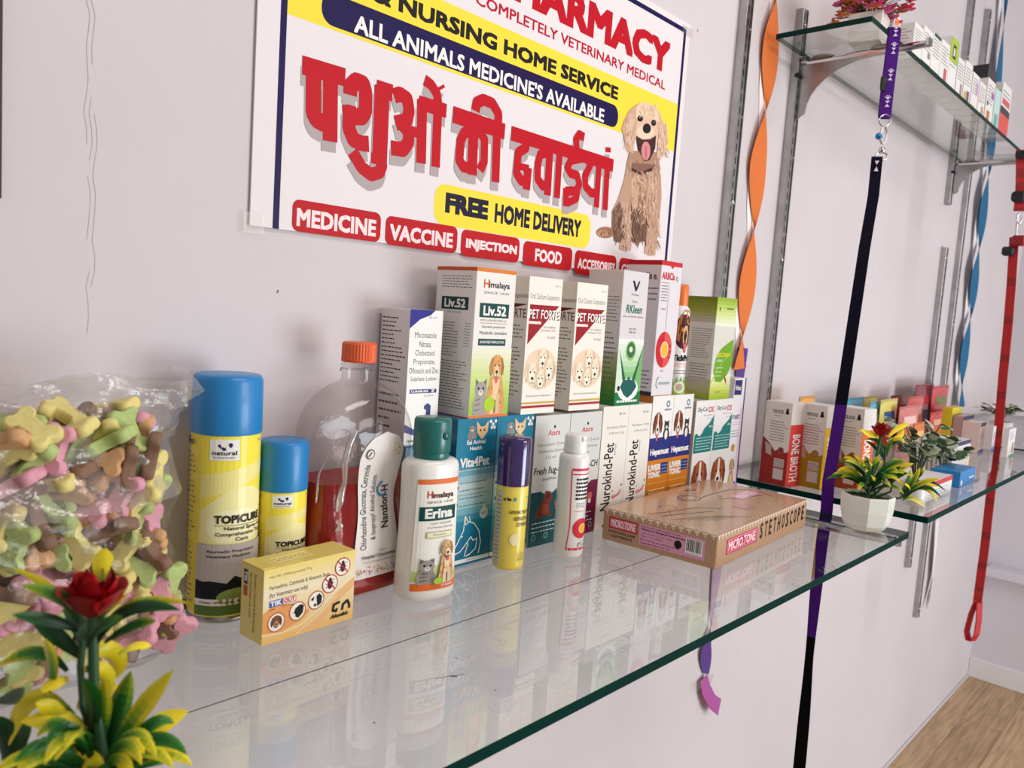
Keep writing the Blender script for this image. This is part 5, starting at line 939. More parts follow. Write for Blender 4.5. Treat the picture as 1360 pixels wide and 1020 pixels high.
def bag_sheet(front):
    b = MB(); nx, nz = 44, 44; vs = []; fs = []; rr = random.Random(3)
    for j in range(nz + 1):
        v = j / nz
        for i in range(nx + 1):
            u = i / nx; x = -0.14 + 0.268 * u; z = 0.001 + 0.226 * v
            e = (1 - abs(2 * u - 1) ** 5) ; th = 0.066 * e * (1 if v < 0.6 else max(0.10, 1 - ((v - 0.6) / 0.4) ** 1.1 * 0.9)) * min(1, (v + 0.02) * 9)
            wr = 0.0022 * math.sin(31 * u + 9 * v + 3 * math.sin(11 * v)) + 0.002 * math.sin(57 * v + 14 * u + (0 if front else 2)) + 0.0016 * rr.uniform(-1, 1)
            if v > 0.72: wr *= 2.2
            x += 0.004 * math.sin(23 * v) * (u > 0.9) + (0.012 * (v - 0.86) / 0.14 if v > 0.86 and u > 0.9 else 0); z += 0.004 * math.sin(17 * u + 1) * (v > 0.9)
            y = (-th + wr) if front else (0.062 * th / 0.066 + wr); vs.append((x, min(y, 0.088) if not front else y, z))
    for j in range(nz):
        for i in range(nx): a0 = j * (nx + 1) + i; fs.append((a0, a0 + 1, a0 + nx + 2, a0 + nx + 1))
    b.add(vs, fs[:nx * 27], FILM, True); b.add(vs, fs[nx * 27:], FILM_TOP, True); return b
bag_sheet(True).obj('front_film', BAG); bag_sheet(False).obj('rear_film', BAG)
b = MB(); tip = PY(272, 519, -0.03) - Vector((0.16, -0.01, Z1)); pts = []
for (u, v, y) in ((225, 484, -0.02), (246, 488, -0.03), (262, 505, -0.034), (272, 519, -0.03), (250, 533, -0.022), (232, 545, -0.03), (214, 512, -0.012), (240, 512, -0.045)): pts.append(PY(u, v, y) - Vector((0.16, -0.01, Z1)))
b.add(pts, [(0, 1, 7), (1, 2, 7), (2, 3, 7), (3, 4, 7), (4, 5, 7), (5, 6, 7), (6, 0, 7)], FILM_TOP, False); b.obj('twisted_corner', BAG)

# ---------------------------------------------------------------- plants
LEAFG = [(14, 58, 22), (26, 92, 30), (66, 128, 34), (150, 166, 34), (222, 202, 30), (240, 216, 44)]
def leaf(b, p0, p1, p2, wd, kind, fold=0.28, n=12):
    """kind: colours from base to tip, indices into LEAFG; margins run a little yellower than the midrib"""
    p0, p1, p2 = Vector(p0), Vector(p1), Vector(p2); mid = p1 * 2 - (p0 + p2) * 0.5; rows = []; wd *= 0.80
    for k in range(n + 1):
        t = k / n; p = p0 * (1 - t) ** 2 + mid * 2 * t * (1 - t) + p2 * t * t; tg = ((mid - p0) * (1 - t) + (p2 - mid) * t).normalized()
        side = tg.cross(FWD * 0.8 + Vector((0, 0, -0.5))); side.normalize(); nm = side.cross(tg)
        w0 = wd * (0.3 + 0.7 * math.sin(min(1, t * 1.6) * PI * 0.5)) * (1 if t < 0.62 else max(0.03, math.cos((t - 0.62) / 0.38 * PI / 2) ** 0.75))
        rows.append([p + side * w0 * q + nm * w0 * fold * abs(q) for q in (-1, -0.5, 0, 0.5, 1)])
    for k in range(n):
        for i in range(4):
            x = (k + 0.5) / n * (len(kind) - 1) * 1.02 + (0.45 if i in (0, 3) else -0.1) * min(1, k / 4); x = max(0, min(len(kind) - 1.001, x)); j = int(x); q = round((x - j) * 5) / 5
            c0, c1 = LEAFG[kind[j]], LEAFG[kind[j + 1]]; c = tuple(int(c0[z] * (1 - q) + c1[z] * q) for z in range(3))
            b.add([rows[k][i], rows[k][i + 1], rows[k + 1][i + 1], rows[k + 1][i]], [(0, 1, 2, 3)], M(c, 0.36, spec=0.35), True)
def _weld(b):
    """join the leaf strips so that they shade smoothly"""
    ix = {}; mp = []; nv = []
    for p in b.v:
        k = (round(p[0], 6), round(p[1], 6), round(p[2], 6))
        if k not in ix: ix[k] = len(nv); nv.append(p)
        mp.append(ix[k])
    b.v = nv; b.f = [[mp[i] for i in f] for f in b.f]
def rose(b, c, r, cols):
    for ring, (cnt, rad, fl, hh) in enumerate(((3, 0.30, 0.0, 1.6), (4, 0.52, 0.03, 1.55), (5, 0.72, 0.10, 1.42), (5, 0.88, 0.28, 1.2))):
        for q in range(cnt):
            a = 2 * PI * q / cnt + ring * 0.9; vs = []; fs = []; N = 8
            for j in range(N + 1):
                t = j / N
                for i in range(N + 1):
                    s = (i / N - 0.5) * 2; ww = (0.35 + 0.65 * math.sin(min(1, t * 1.5) * PI / 2)) * math.sqrt(max(0.05, 1 - max(0, (t - 0.55) / 0.45) ** 2 * 0.8))
                    ang = a + s * ww * (1.2 if ring < 1 else 0.85); rr = r * rad * (0.3 + 0.7 * math.sin(min(1, t * 1.3) * PI / 2)) * (1 + fl * t ** 4)
                    z = r * hh * (t * (1 - 0.12 * s * s) - fl * 0.35 * t ** 4) ; vs.append(Vector(c) + Vector((rr * math.cos(ang), rr * math.sin(ang), z - r * 0.7)))
            for j in range(N):
                for i in range(N): k = j * (N + 1) + i; fs.append((k, k + 1, k + N + 2, k + N + 1))
            b.add(vs, fs, M(cols[(q + ring) % len(cols)], 0.45, spec=0.25), True)
POTW = M((238, 238, 228), 0.32, coat=0.3)
def pot8(b, r, h, m=POTW):
    prof = [(r * 0.55, 0), (r * 0.72, 0.002), (r * 0.86, h * 0.18), (r * 0.97, h * 0.55), (r * 1.0, h * 0.94), (r * 0.99, h), (r * 0.93, h), (r * 0.92, h * 0.9), (0.0, h * 0.88)]
    n = 8; vs = []; fs = []
    for q, z in prof:
        for i in range(n): t = 2 * PI * (i + 0.5) / n; vs.append((q * math.cos(t), q * math.sin(t), z))
    for j in range(len(prof) - 1):
        for i in range(n): fs.append((j * n + i, j * n + (i + 1) % n, (j + 1) * n + (i + 1) % n, (j + 1) * n + i))
    b.add(vs, fs, m, False); b.add(vs[:n][::-1], [tuple(range(n))], m)
def flower_plant(label, base, r, h, leaves, to, y0, rosepx, roser, stems, ys, seed, extra, xl=0.062):
    t = thing('potted_plant', label, 'plant', base, 0, 'red rose plants in white pots'); B = Vector(base); rr = random.Random(seed); D0 = (B - CAM).dot(FWD) + y0
    b = MB(); pot8(b, r, h); b.obj('pot', t)
    b = MB(); b.lathe([(0, h * 0.9), (r * 0.9, h * 0.9)], M((70, 84, 50), 0.9), 8, cap=False)
    for k in range(26): a = rr.uniform(0, 2 * PI); q = r * 0.75 * rr.random(); b.ball((q * math.cos(a), q * math.sin(a), h * 0.9), 0.004, M((52, 74, 34), 0.9), 6)
    b.obj('moss', t)
    b = MB(); top = PD(*to(*rosepx), D0) - B; rp = top
    b.tube([(0, 0, h * 0.85), (0.003, 0, h + 0.02), ((rp.x) * 0.6, rp.y * 0.6, rp.z * 0.7), tuple(rp - Vector((0, 0, roser * 0.4)))], 0.0022 * roser / 0.012, M((26, 70, 28), 0.5), 8)
    for s in stems: b.tube([(rr.uniform(-.006, .006), rr.uniform(-.006, .006), h * 0.85)] + [tuple(PD(*to(*p), D0 + rr.uniform(-ys, ys) * 0.4) - B) for p in s], 0.0017, M((24, 62, 26), 0.5), 7)
    b.obj('stem', t)
    b = MB()
    for (a0, a1, a2, wd, kind) in leaves:
        yj = rr.uniform(-ys, ys); b_ = [PD(*to(*a0), D0) - B, PD(*to(*a1), D0 + yj * 0.5) - B, PD(*to(*a2), D0 + yj) - B]; leaf(b, *b_, wd, kind)
    for k in range(extra):
        a = rr.uniform(0, 2 * PI); zz = h + 0.004 + rr.random() * 0.02; L = rr.uniform(0.6, 1.0) * xl; p0 = Vector((0.004 * math.cos(a), 0.004 * math.sin(a), zz)); up = rr.uniform(0.2, 1.0)
        d = Vector((math.cos(a), math.sin(a), up)); d.normalize(); leaf(b, p0, p0 + d * L * 0.55 + Vector((0, 0, 0.008)), p0 + d * L + Vector((0, 0, -0.006)), 0.0042, rr.choice([(0, 1, 1, 2), (0, 1, 2, 4), (1, 2, 4, 5), (1, 1, 3, 5), (0, 1, 3, 5), (0, 0, 1, 2)]))
    _weld(b); b.obj('foliage', t)
    b = MB(); rose(b, rp, roser, [(158, 6, 18), (128, 2, 12), (176, 10, 24)]); b.obj('rose', t); return t
Z8 = lambda x, y: (x / 3.187, 700 + y / 3.187)
D_, Yl, GY = (0, 0, 0, 1), (3, 4, 5, 5), (0, 1, 3, 4)
LV = [((330, 440), (220, 395), (50, 370), .0040, D_), ((325, 410), (260, 300), (85, 245), .0042, (0, 1, 2, 3)), ((310, 400), (230, 270), (45, 172), .0026, (1, 3, 4, 4)), ((395, 440), (450, 340), (540, 288), .0036, (0, 1, 3, 5)), ((400, 510), (540, 352), (765, 352), .0040, D_), ((425, 450), (560, 325), (802, 322), .0030, (0, 1, 3, 4)),
      ((440, 490), (550, 420), (662, 398), .0034, (0, 1, 1, 3)), ((285, 610), (150, 530), (-10, 590), .0042, (0, 1, 2, 4)), ((205, 700), (215, 590), (190, 470), .0046, (1, 2, 3, 5)), ((432, 230), (428, 150), (448, 88), .0066, Yl), ((385, 510), (470, 540), (492, 640), .0078, (3, 4, 5, 5)), ((500, 540), (580, 500), (642, 505), .0030, (3, 4, 4, 5)), ((360, 600), (430, 615), (465, 690), .0060, (3, 5, 5, 5)),
      ((350, 520), (330, 420), (270, 360), .005, D_), ((360, 500), (420, 420), (520, 380), .004, (0, 0, 1, 2)), ((350, 560), (250, 470), (130, 380), .005, D_), ((345, 480), (360, 410), (400, 370), .006, (0, 1, 1, 1)),
      ((455, 965), (490, 800), (555, 608), .0072, (0, 0, 1, 3)), ((470, 955), (570, 800), (735, 602), .0064, (1, 2, 4, 5)), ((530, 955), (640, 850), (800, 778), .0070, (2, 4, 5, 5)), ((510, 965), (640, 905), (748, 955), .0058, (3, 4, 5, 5)), ((570, 1030), (670, 975), (792, 962), .0046, (0, 1, 2, 5)), ((425, 930), (425, 790), (440, 645), .0062, (1, 1, 3, 5)), ((390, 940), (280, 830), (85, 825), .0066, (2, 4, 5, 5)),
      ((310, 800), (130, 730), (38, 925), .0064, (2, 4, 5, 5)), ((290, 640), (230, 655), (180, 700), .0052, (4, 5, 5, 5)), ((420, 1010), (290, 960), (150, 1030), .0066, (3, 5, 5, 5)), ((60, 1030), (70, 900), (110, 800), .0070, D_), ((160, 1030), (210, 920), (290, 850), .0066, (0, 0, 1, 1)), ((-20, 740), (50, 715), (100, 712), .0050, D_), ((370, 900), (390, 760), (360, 640), .006, (0, 0, 1, 1)), ((300, 940), (240, 800), (150, 745), .0056, (1, 3, 4, 4)), ((500, 1020), (560, 930), (590, 800), .006, (0, 0, 1, 1)), ((20, 1020), (20, 900), (-20, 800), .007, D_), ((380, 1020), (360, 930), (330, 860), .006, (0, 1, 1, 2)), ((250, 1030), (330, 990), (440, 1000), .006, (4, 5, 5, 5)), ((420, 760), (450, 700), (500, 660), .005, (1, 3, 4, 5))]
base = PY(128, 1000, -0.25); base.z = Z1
flower_plant('rose plant with red bloom and yellow-green leaves in front of the biscuit bag', base, 0.032, 0.048, LV, Z8, 0.0, (394, 290), 0.0145, [[(410, 960), (350, 760), (340, 600), (350, 470)], [(400, 980), (420, 900)], [(300, 980), (180, 900)]], 0.022, 4, 30, 0.044)
Z5 = lambda x, y: (1100 + x / 5.665, 540 + y / 5.665)
RV = [((450, 230), (530, 160), (612, 128), .0052, (4, 5, 5, 5)), ((460, 250), (540, 220), (560, 150), .005, (4, 5, 5, 5)), ((470, 250), (540, 240), (570, 270), .0042, (4, 5, 5, 5)), ((370, 220), (300, 190), (228, 182), .004, (3, 4, 4, 4)), ((380, 230), (310, 215), (250, 165), .0036, (4, 4, 5, 5)), ((430, 340), (380, 260), (290, 245), .004, (0, 1, 1, 2)), ((420, 400), (350, 300), (285, 258), .0042, D_), ((440, 330), (490, 270), (540, 280), .004, (0, 0, 1, 1)), ((430, 400), (400, 320), (350, 215), .0045, (0, 1, 1, 2)), ((440, 380), (460, 300), (490, 240), .0045, (1, 1, 2, 3)),
      ((340, 580), (240, 440), (125, 408), .004, (0, 1, 3, 5)), ((345, 600), (260, 430), (188, 362), .004, (0, 1, 4, 5)), ((350, 540), (340, 440), (385, 372), .005, (0, 1, 3, 5)), ((330, 620), (220, 520), (195, 468), .0042, (0, 1, 2, 4)), ((340, 600), (280, 480), (300, 400), .0048, D_), ((360, 620), (300, 560), (240, 520), .0042, D_), ((330, 690), (300, 640), (250, 560), .0034, D_),
      ((470, 570), (480, 460), (502, 382), .0056, (0, 1, 4, 5)), ((480, 570), (550, 470), (645, 428), .005, (0, 1, 4, 5)), ((460, 560), (430, 470), (440, 420), .0052, (0, 1, 2, 2)), ((480, 580), (530, 520), (600, 500), .0045, (0, 1, 1, 2)), ((470, 590), (520, 470), (560, 400), .0045, (0, 0, 1, 3)),
      ((560, 660), (640, 560), (690, 458), .0052, (0, 1, 3, 5)), ((560, 680), (690, 580), (842, 542), .005, (0, 1, 4, 5)), ((560, 690), (700, 600), (832, 600), .005, (0, 2, 4, 5)), ((580, 690), (720, 600), (855, 690), .0042, D_), ((560, 705), (640, 690), (732, 758), .0046, (1, 3, 5, 5)), ((600, 640), (740, 620), (825, 728), .0042, (1, 2, 4, 5)), ((540, 660), (600, 560), (620, 470), .0046, (0, 1, 2, 4)), ((560, 600), (540, 560), (505, 545), .0042, (3, 5, 5, 5)), ((620, 640), (610, 600), (575, 585), .0042, (3, 5, 5, 5)), ((660, 600), (760, 560), (890, 640), .003, D_), ((640, 560), (700, 500), (720, 450), .0042, (0, 1, 3, 5))]
flower_plant('small rose plant with red bloom on the shelf corner beside the purple leash', (1.2618, -0.2345, Z1), 0.0385, 0.054, RV, Z5, 0.0, (402, 178), 0.0135, [[(420, 600), (425, 420), (430, 300)], [(350, 650), (345, 590)], [(470, 640), (480, 560)], [(540, 690), (570, 650)]], 0.028, 8, 40)
def oval(b, p, d, L, wd, c, edge):
    d = d.normalized(); side = d.cross(Vector((0.2, -0.5, 1))).normalized(); nm = side.cross(d)
    for q, cc, k in ((1.0, edge, 0), (0.72, c, 0.0004)):
        pts = [p + d * (L * 0.5 + L * 0.5 * q * math.cos(2 * PI * i / 12)) + side * wd * q * math.sin(2 * PI * i / 12) + nm * (k + 0.15 * wd * abs(math.sin(2 * PI * i / 12))) for i in range(12)]
        b.add(pts + [p + d * L * 0.5 + nm * (k - 0.0002)], [(i, (i + 1) % 12, 12) for i in range(12)], M(cc, 0.45), True)
def leafy(label, base, r, h, H, n, seed, spread, pots=True, pale=0.5):
    t = thing('potted_plant', label, 'plant', base, 0, 'small green plants on the shelf'); rr = random.Random(seed)
    b = MB(); b.lathe([(r * 0.8, 0), (r, 0.002), (r, h), (r * 0.9, h), (r * 0.88, h - 0.004), (0, h - 0.004)], M((226, 224, 222), 0.3, coat=0.3), 24, cap=False); b.obj('pot', t)
    s = MB(); b = MB()
    for k in range(n):
        a = 2 * PI * k / n + rr.uniform(-.3, .3); hh = H * rr.uniform(0.5, 1.0); q = spread * rr.uniform(0.5, 1); tip = Vector((q * math.cos(a), q * math.sin(a), h + hh)); md = Vector((tip.x * 0.3, tip.y * 0.3, h + hh * 0.6))
        s.tube([(0, 0, h - 0.006), tuple(md), tuple(tip)], 0.0009, M((60, 74, 40), 0.6), 6)
        for j in range(7):
            f = 0.25 + 0.75 * j / 6; p = md.lerp(tip, (f - .25) / .75); a2 = a + rr.uniform(-1.6, 1.6); pale_ = rr.random() < pale
            oval(b, p, Vector((math.cos(a2), math.sin(a2), rr.uniform(-.2, .6))), rr.uniform(.017, .026), .0075, (190, 204, 176) if pale_ else (52, 96, 44), (214, 222, 196) if rr.random() < .5 else (44, 86, 40))
    s.obj('twig', t); b.obj('foliage', t); return t
leafy('variegated leafy plant in a small round pot behind the red rose plant', (1.398, -0.262, Z2), 0.017, 0.040, 0.110, 14, 3, 0.055)
leafy('low dark green plant in front of the white carton with navy lid', (1.735, -0.215, Z2), 0.017, 0.022, 0.035, 9, 5, 0.045, pale=0.3)
leafy('dark green plant at the frame edge on the far shelf', (2.60, -0.14, Z2), 0.03, 0.05, 0.06, 10, 9, 0.06, pale=0.1)

# ---------------------------------------------------------------- streamers taped to the wall
def streamer(t, name, path, pinch, hw, m, phase=0.0, sq=0.2, yv=0.079, m2=None, z_to=None):
    """path: (z, x) of the middle; pinch: heights where the strip turns edge-on"""
    b = MB(); zs = sorted(path); z0, z1_ = zs[0][0], zs[-1][0]; N = 110; pts = []; sd = []; pk = sorted(pinch)
    def th(z):
        if z <= pk[0]: return (z - pk[0]) / (pk[1] - pk[0])
        for i in range(len(pk) - 1):
            if z <= pk[i + 1]: return i + (z - pk[i]) / (pk[i + 1] - pk[i])
        return len(pk) - 1 + (z - pk[-1]) / (pk[-1] - pk[-2])
    for k in range(N + 1):
        z = z0 + (z1_ - z0) * k / N; i = 0
        while i < len(zs) - 2 and zs[i + 1][0] < z: i += 1
        q = (z - zs[i][0]) / (zs[i + 1][0] - zs[i][0]); x = zs[i][1] * (1 - q) + zs[i + 1][1] * q; a = (th(z) + 0.5 + phase) * PI
        pts.append((x, yv, z)); sd.append((hw * math.cos(a), hw * sq * math.sin(a), hw * 0.12 * math.sin(a)))
    b.ribbon(pts, sd, m, 0.0005, m2); return b.obj(name, t)
wp = lambda u, v: PY(u, v, 0.079)
CR = lambda c: M(c, 0.75, bump=0.35, scale=260)
OS = thing('paper_streamer', 'twisted orange crepe streamer between two steel uprights', 'streamer', (0, 0, 0))
pn = [wp(u, v).z for u, v in ((1018, 139), (1001, 298), (984, 441))]; pn += [pn[0] + 0.20]
op = [(wp(u, v).z, wp(u, v).x) for u, v in ((1035, -40), (1025, 40), (1017, 139), (1006, 220), (1001, 298), (993, 370), (985, 441), (982, 490))]
streamer(OS, 'orange_strip', op, pn, 0.032, CR((224, 116, 46)), sq=0.1, yv=0.0775); streamer(OS, 'white_strip', [(z, x - 0.004) for z, x in op], pn, 0.020, CR((246, 238, 236)), 0.22, sq=0.06, yv=0.0832)
PS = thing('paper_streamer', 'purple ribbon streamer hanging under the glass, its curled end taped to the wall', 'streamer', (0, 0, 0))
pp = [(wp(u, v).z, wp(u, v).x) for u, v in ((987, 462), (970, 620), (951, 770), (944, 829), (938, 862), (938, 895))]
streamer(PS, 'purple_strip', pp, [wp(u, v).z for u, v in ((975, 560), (944, 829), (934, 905))], 0.0215, M((76, 36, 128), 0.5, bump=0.2, scale=200), 0.0, 0.1, 0.0795, M((176, 150, 190), 0.5))
b = MB(); q = [wp(u, v) for u, v in ((934, 900), (935, 915), (941, 930), (948, 936))]; b.ribbon([(p.x, 0.078 - 0.004 * k, p.z) for k, p in enumerate(q)], [(0.013, 0, 0.004), (0.014, 0, 0.006), (0.013, 0.003, 0.010), (0.012, 0.004, 0.012)], M((170, 70, 150), 0.5), 0.0005); b.obj('curled_end', PS)
b = MB(); p = wp(934, 906); b.box(p.x - 0.035, p.x + 0.035, 0.0765, 0.0770, p.z - 0.009, p.z + 0.009, TAPE); b.obj('tape_strip', PS)
BS = thing('paper_streamer', 'twisted deep blue streamer beside the tall far upright', 'streamer', (0, 0, 0))
pn = [wp(u, v).z for u, v in ((1328, 9), (1306, 222), (1294, 320), (1283, 411), (1270, 503))]
bp = [(wp(u, v).z, wp(u, v).x) for u, v in ((1330, -20), (1322, 70), (1307, 222), (1300, 270), (1294, 320), (1288, 365), (1283, 411), (1275, 460), (1270, 503), (1270, 540))]
streamer(BS, 'blue_strip', bp, pn, 0.046, CR((6, 96, 140)), sq=0.1, yv=0.062); streamer(BS, 'white_strip', [(z, x - 0.006) for z, x in bp], pn, 0.028, CR((240, 236, 238)), 0.22, sq=0.06, yv=0.074)

WS = thing('paper_streamer', 'loose white paper strip hanging under the far shelf by the lowest upright', 'streamer', (0, 0, 0))
q = [wp(u, v) for u, v in ((1243, 690), (1240, 730), (1237, 765), (1231, 795), (1228, 806))]
b = MB(); b.ribbon([(p.x, 0.074, p.z) for p in q], [(0.02, 0, 0.004), (0.03, 0.004, 0.004), (0.026, 0.006, 0), (0.012, 0.008, 0), (0.008, 0.004, 0.006)], M((240, 236, 236), 0.6), 0.0005); b.obj('paper_strip', WS)
# ---------------------------------------------------------------- purple leash
LE = thing('dog_leash', 'purple and black dog leash hanging from the high bracket down between the shelves', 'leash', (0, 0, 0))
PUR = M((74, 22, 120), 0.7, spec=0.12, bump=0.3, scale=900); NVY = M((14, 10, 30), 0.75, spec=0.08, bump=0.3, scale=900); BLKN = M((9, 8, 10), 0.8, spec=0.08, bump=0.3, scale=900); PRN = (214, 196, 224)
def yz(z): return -0.118 - 0.037 * (1.77 - z) / 0.82
def lp(u, v):
    p = PY(u, v, -0.14)
    for _ in range(3): p = PY(u, v, yz(max(p.z, 0.4)))
    return p
ctr = [lp(u, v) for u, v in ((1165, 208), (1160, 260), (1148, 330), (1136, 410), (1124, 490), (1112, 570), (1103, 640), (1097, 678), (1090, 730), (1083, 790), (1079, 830), (1075, 870), (1070, 930), (1062, 1015), (1055, 1080))]
for p in ctr:
    if 0.90 < p.z < 1.03: p.x = 1.3150
fin = []
for a0, a1 in zip(ctr, ctr[1:]): fin += [a0.lerp(a1, k / 5) for k in range(5)]
fin.append(ctr[-1]); sides = []
for p in fin:
    k = min(1, max(0, (1.45 - p.z) / 0.4)); h = 0.0095 if p.z > 0.95 else (0.0095 - 0.003 * math.exp(-((p.z - 0.72) / 0.08) ** 2)); d = (RIGHT * (1 - k) + Vector((0.25, -1, 0)) * k).normalized(); sides.append(d * h)
def lcol(i, n): z = fin[min(i, len(fin) - 1)].z; return NVY if z > 1.13 else (PUR if z > 0.755 else BLKN)
b = MB(); b.ribbon(fin, sides, lcol, 0.0018)
a = Art(b, lambda u, v, n: fin[0] * 1, 1.0)
b.obj('strap', LE)
# folded harness end over the bracket arm, with paw and dog prints
hp = [lp(u, v) for u, v in ((1189, 40), (1184, 80), (1179, 120), (1175, 157))]
b = MB()
for off, m in ((Vector((0, 0, 0)), PUR), (Vector((0.012, 0.006, 0.0)), M((66, 22, 104), 0.6, bump=0.3, scale=900))):
    pts = []
    for a0, a1 in zip(hp, hp[1:]): pts += [a0.lerp(a1, k / 6) + off for k in range(6)]
    pts.append(hp[-1] + off * 0.2); b.ribbon(pts, [RIGHT * 0.0105] * len(pts), m, 0.002)
top = [hp[0] + Vector((0, 0, 0)), hp[0] + Vector((0.003, 0.004, 0.006)), hp[0] + Vector((0.010, 0.008, 0.006)), hp[0] + Vector((0.013, 0.006, 0))]
b.ribbon(top, [RIGHT * 0.0105] * 4, PUR, 0.002)
ax = (hp[-1] - hp[0]); L = ax.length; ax.normalize(); nn = RIGHT.cross(ax).normalized(); nn = -nn if nn.dot(FWD) > 0 else nn
a = Art(b, lambda u, v, n: hp[0] + ax * (L * (1 - v)) + RIGHT * (u - 0.5) * 0.021 + nn * (0.0030 + n), 0.021 / L)
for v in (0.12, 0.42, 0.72, 0.92):
    a.poly([(0.3, v), (0.7, v), (0.5, v + 0.035)], PRN); a.poly([(0.3, v + 0.07), (0.7, v + 0.07), (0.5, v + 0.04)], PRN)
    for q in ((0.3, 0.11), (0.42, 0.125), (0.58, 0.125), (0.7, 0.11)): a.ell(q[0], v + q[1], 0.06, PRN, n=8)
    a.ell(0.5, v + 0.1, 0.13, PRN, n=10)
b.obj('harness_strap', LE)
b = MB(); p = lp(1172, 108); b.box(-0.010, 0.010, -0.003, 0.003, -0.012, 0.012, M((20, 18, 22), 0.4), 0.002, T=Matrix.Translation(p + Vector((0.018, 0.004, 0)))); p = lp(1186, 135); b.box(-0.008, 0.008, -0.003, 0.003, -0.012, 0.012, M((20, 18, 22), 0.4), 0.002, T=Matrix.Translation(p + Vector((0.004, 0.008, 0)))); b.obj('buckle', LE)
def ring(c, r, rad, m, n=24, sx=1.0): 
    b = MB(); b.tube([Vector(c) + RIGHT * r * sx * math.cos(2 * PI * k / n) + Vector((0, 0, 1)) * r * math.sin(2 * PI * k / n) for k in range(n)], rad, m, 8, True); return b
ring(lp(1175, 160), 0.010, 0.0013, CHROME).obj('ring', LE)
b = ring(lp(1173, 180), 0.014, 0.0016, CHROME, 24, 0.4); c = lp(1171, 200); b.lathe([(0.003, 0), (0.0055, 0.002), (0.0055, 0.007), (0.003, 0.010)], CHROME, 14, c=tuple(c - Vector((0, 0, 0.004)))); b.tube([c + RIGHT * 0.0105 * math.cos(2 * PI * k / 20) + Vector((0, 0, -0.010 + 0.007 * math.sin(2 * PI * k / 20))) for k in range(20)], 0.0015, CHROME, 8, True); b.obj('clasp', LE)
b = MB(); c = lp(1167, 181); b.ball(tuple(c), 0.0058, M((30, 140, 190), 0.25, 0.6), 16); b.box(-0.005, 0.005, -0.0008, 0.0008, -0.0005, 0.0005, DARK, T=Matrix.Translation(c + Vector((-0.003, -0.005, -0.002)))); b.obj('bell', LE)
b = MB(); a = None
k0 = 0
for k in range(3):
    p = lp(1163 - k * 0.6, 212 + k * 4); 
a = Art(b, lambda u, v, n: lp(1163, 222) + RIGHT * (u - 0.5) * 0.019 + Vector((0, 0, 1)) * (v - 0.5) * 0.025 - FWD * (0.003 + n), 0.76)
a.poly([(0.3, 0.9), (0.7, 0.9), (0.5, 0.62)], PRN); a.poly([(0.3, 0.2), (0.7, 0.2), (0.5, 0.52)], PRN); b.obj('strap_print', LE)

# ---------------------------------------------------------------- red leash and harness
RL = thing('dog_leash', 'red patterned dog leash with hand loop hanging beside the far shelf', 'leash', (0, 0, 0)); RX = 2.4025
def PX(u, v, x=RX): r = ray(u, v); return CAM + r * (x / r.x)
RDM = M((184, 16, 22), 0.55, bump=0.3, scale=700); RDD = M((150, 16, 22), 0.6, bump=0.3, scale=700); BKM = M((30, 26, 28), 0.6)
cl = [PX(u, v) for u, v in ((1347, 315), (1343, 380), (1338, 440), (1332, 500), (1327, 560), (1320, 620), (1314, 670), (1308, 725), (1302, 770), (1298, 800))]
fin2 = []
for a0, a1 in zip(cl, cl[1:]): fin2 += [a0.lerp(a1, k / 6) for k in range(6)]
fin2.append(cl[-1]); b = MB(); b.ribbon(fin2, [Vector((0.003, -1, 0)) * 0.0105] * len(fin2), lambda i, n: RDM if (i % 5) else RDD, 0.003); b.obj('strap', RL)
lo = [PX(u, v) for u, v in ((1298, 796), (1290, 815), (1284, 838), (1286, 849), (1292, 851), (1297, 843), (1300, 825), (1301, 800))]
f3 = []
for a0, a1 in zip(lo, lo[1:]): f3 += [a0.lerp(a1, k / 5) for k in range(5)]
f3.append(lo[-1]); b = MB(); b.ribbon(f3, [Vector((1, -0.45, 0)).normalized() * 0.0105] * len(f3), RDM, 0.003); b.obj('hand_loop', RL)
hs = [PX(u, v) for u, v in ((1357, 199), (1357, 230), (1356, 262), (1353, 285))]
b = MB(); f4 = []
for a0, a1 in zip(hs, hs[1:]): f4 += [a0.lerp(a1, k / 5) for k in range(5)]
b.ribbon(f4, [Vector((0.35, -1, 0)).normalized() * 0.013] * len(f4), lambda i, n: RDD if i % 3 else RDM, 0.004); b.obj('harness_strap', RL)
for (u, v, s) in ((1357, 206, 0.012), (1354, 262, 0.016), (1340, 334, 0.014), (1354, 320, 0.016)):
    b = MB(); b.box(-s, s, -s, s, -s * 0.8, s * 0.8, BKM if v != 320 else RDD, s * 0.3, T=Matrix.Translation(PX(u, v) + Vector((-0.004, 0.0, 0)))); b.obj('buckle', RL)
b = ring(PX(1354, 290), 0.012, 0.002, CHROME, 20, 0.6); b.tube([PX(1352, 285), PX(1350, 303), PX(1349, 318)], 0.003, CHROME, 8); b.obj('clasp', RL)
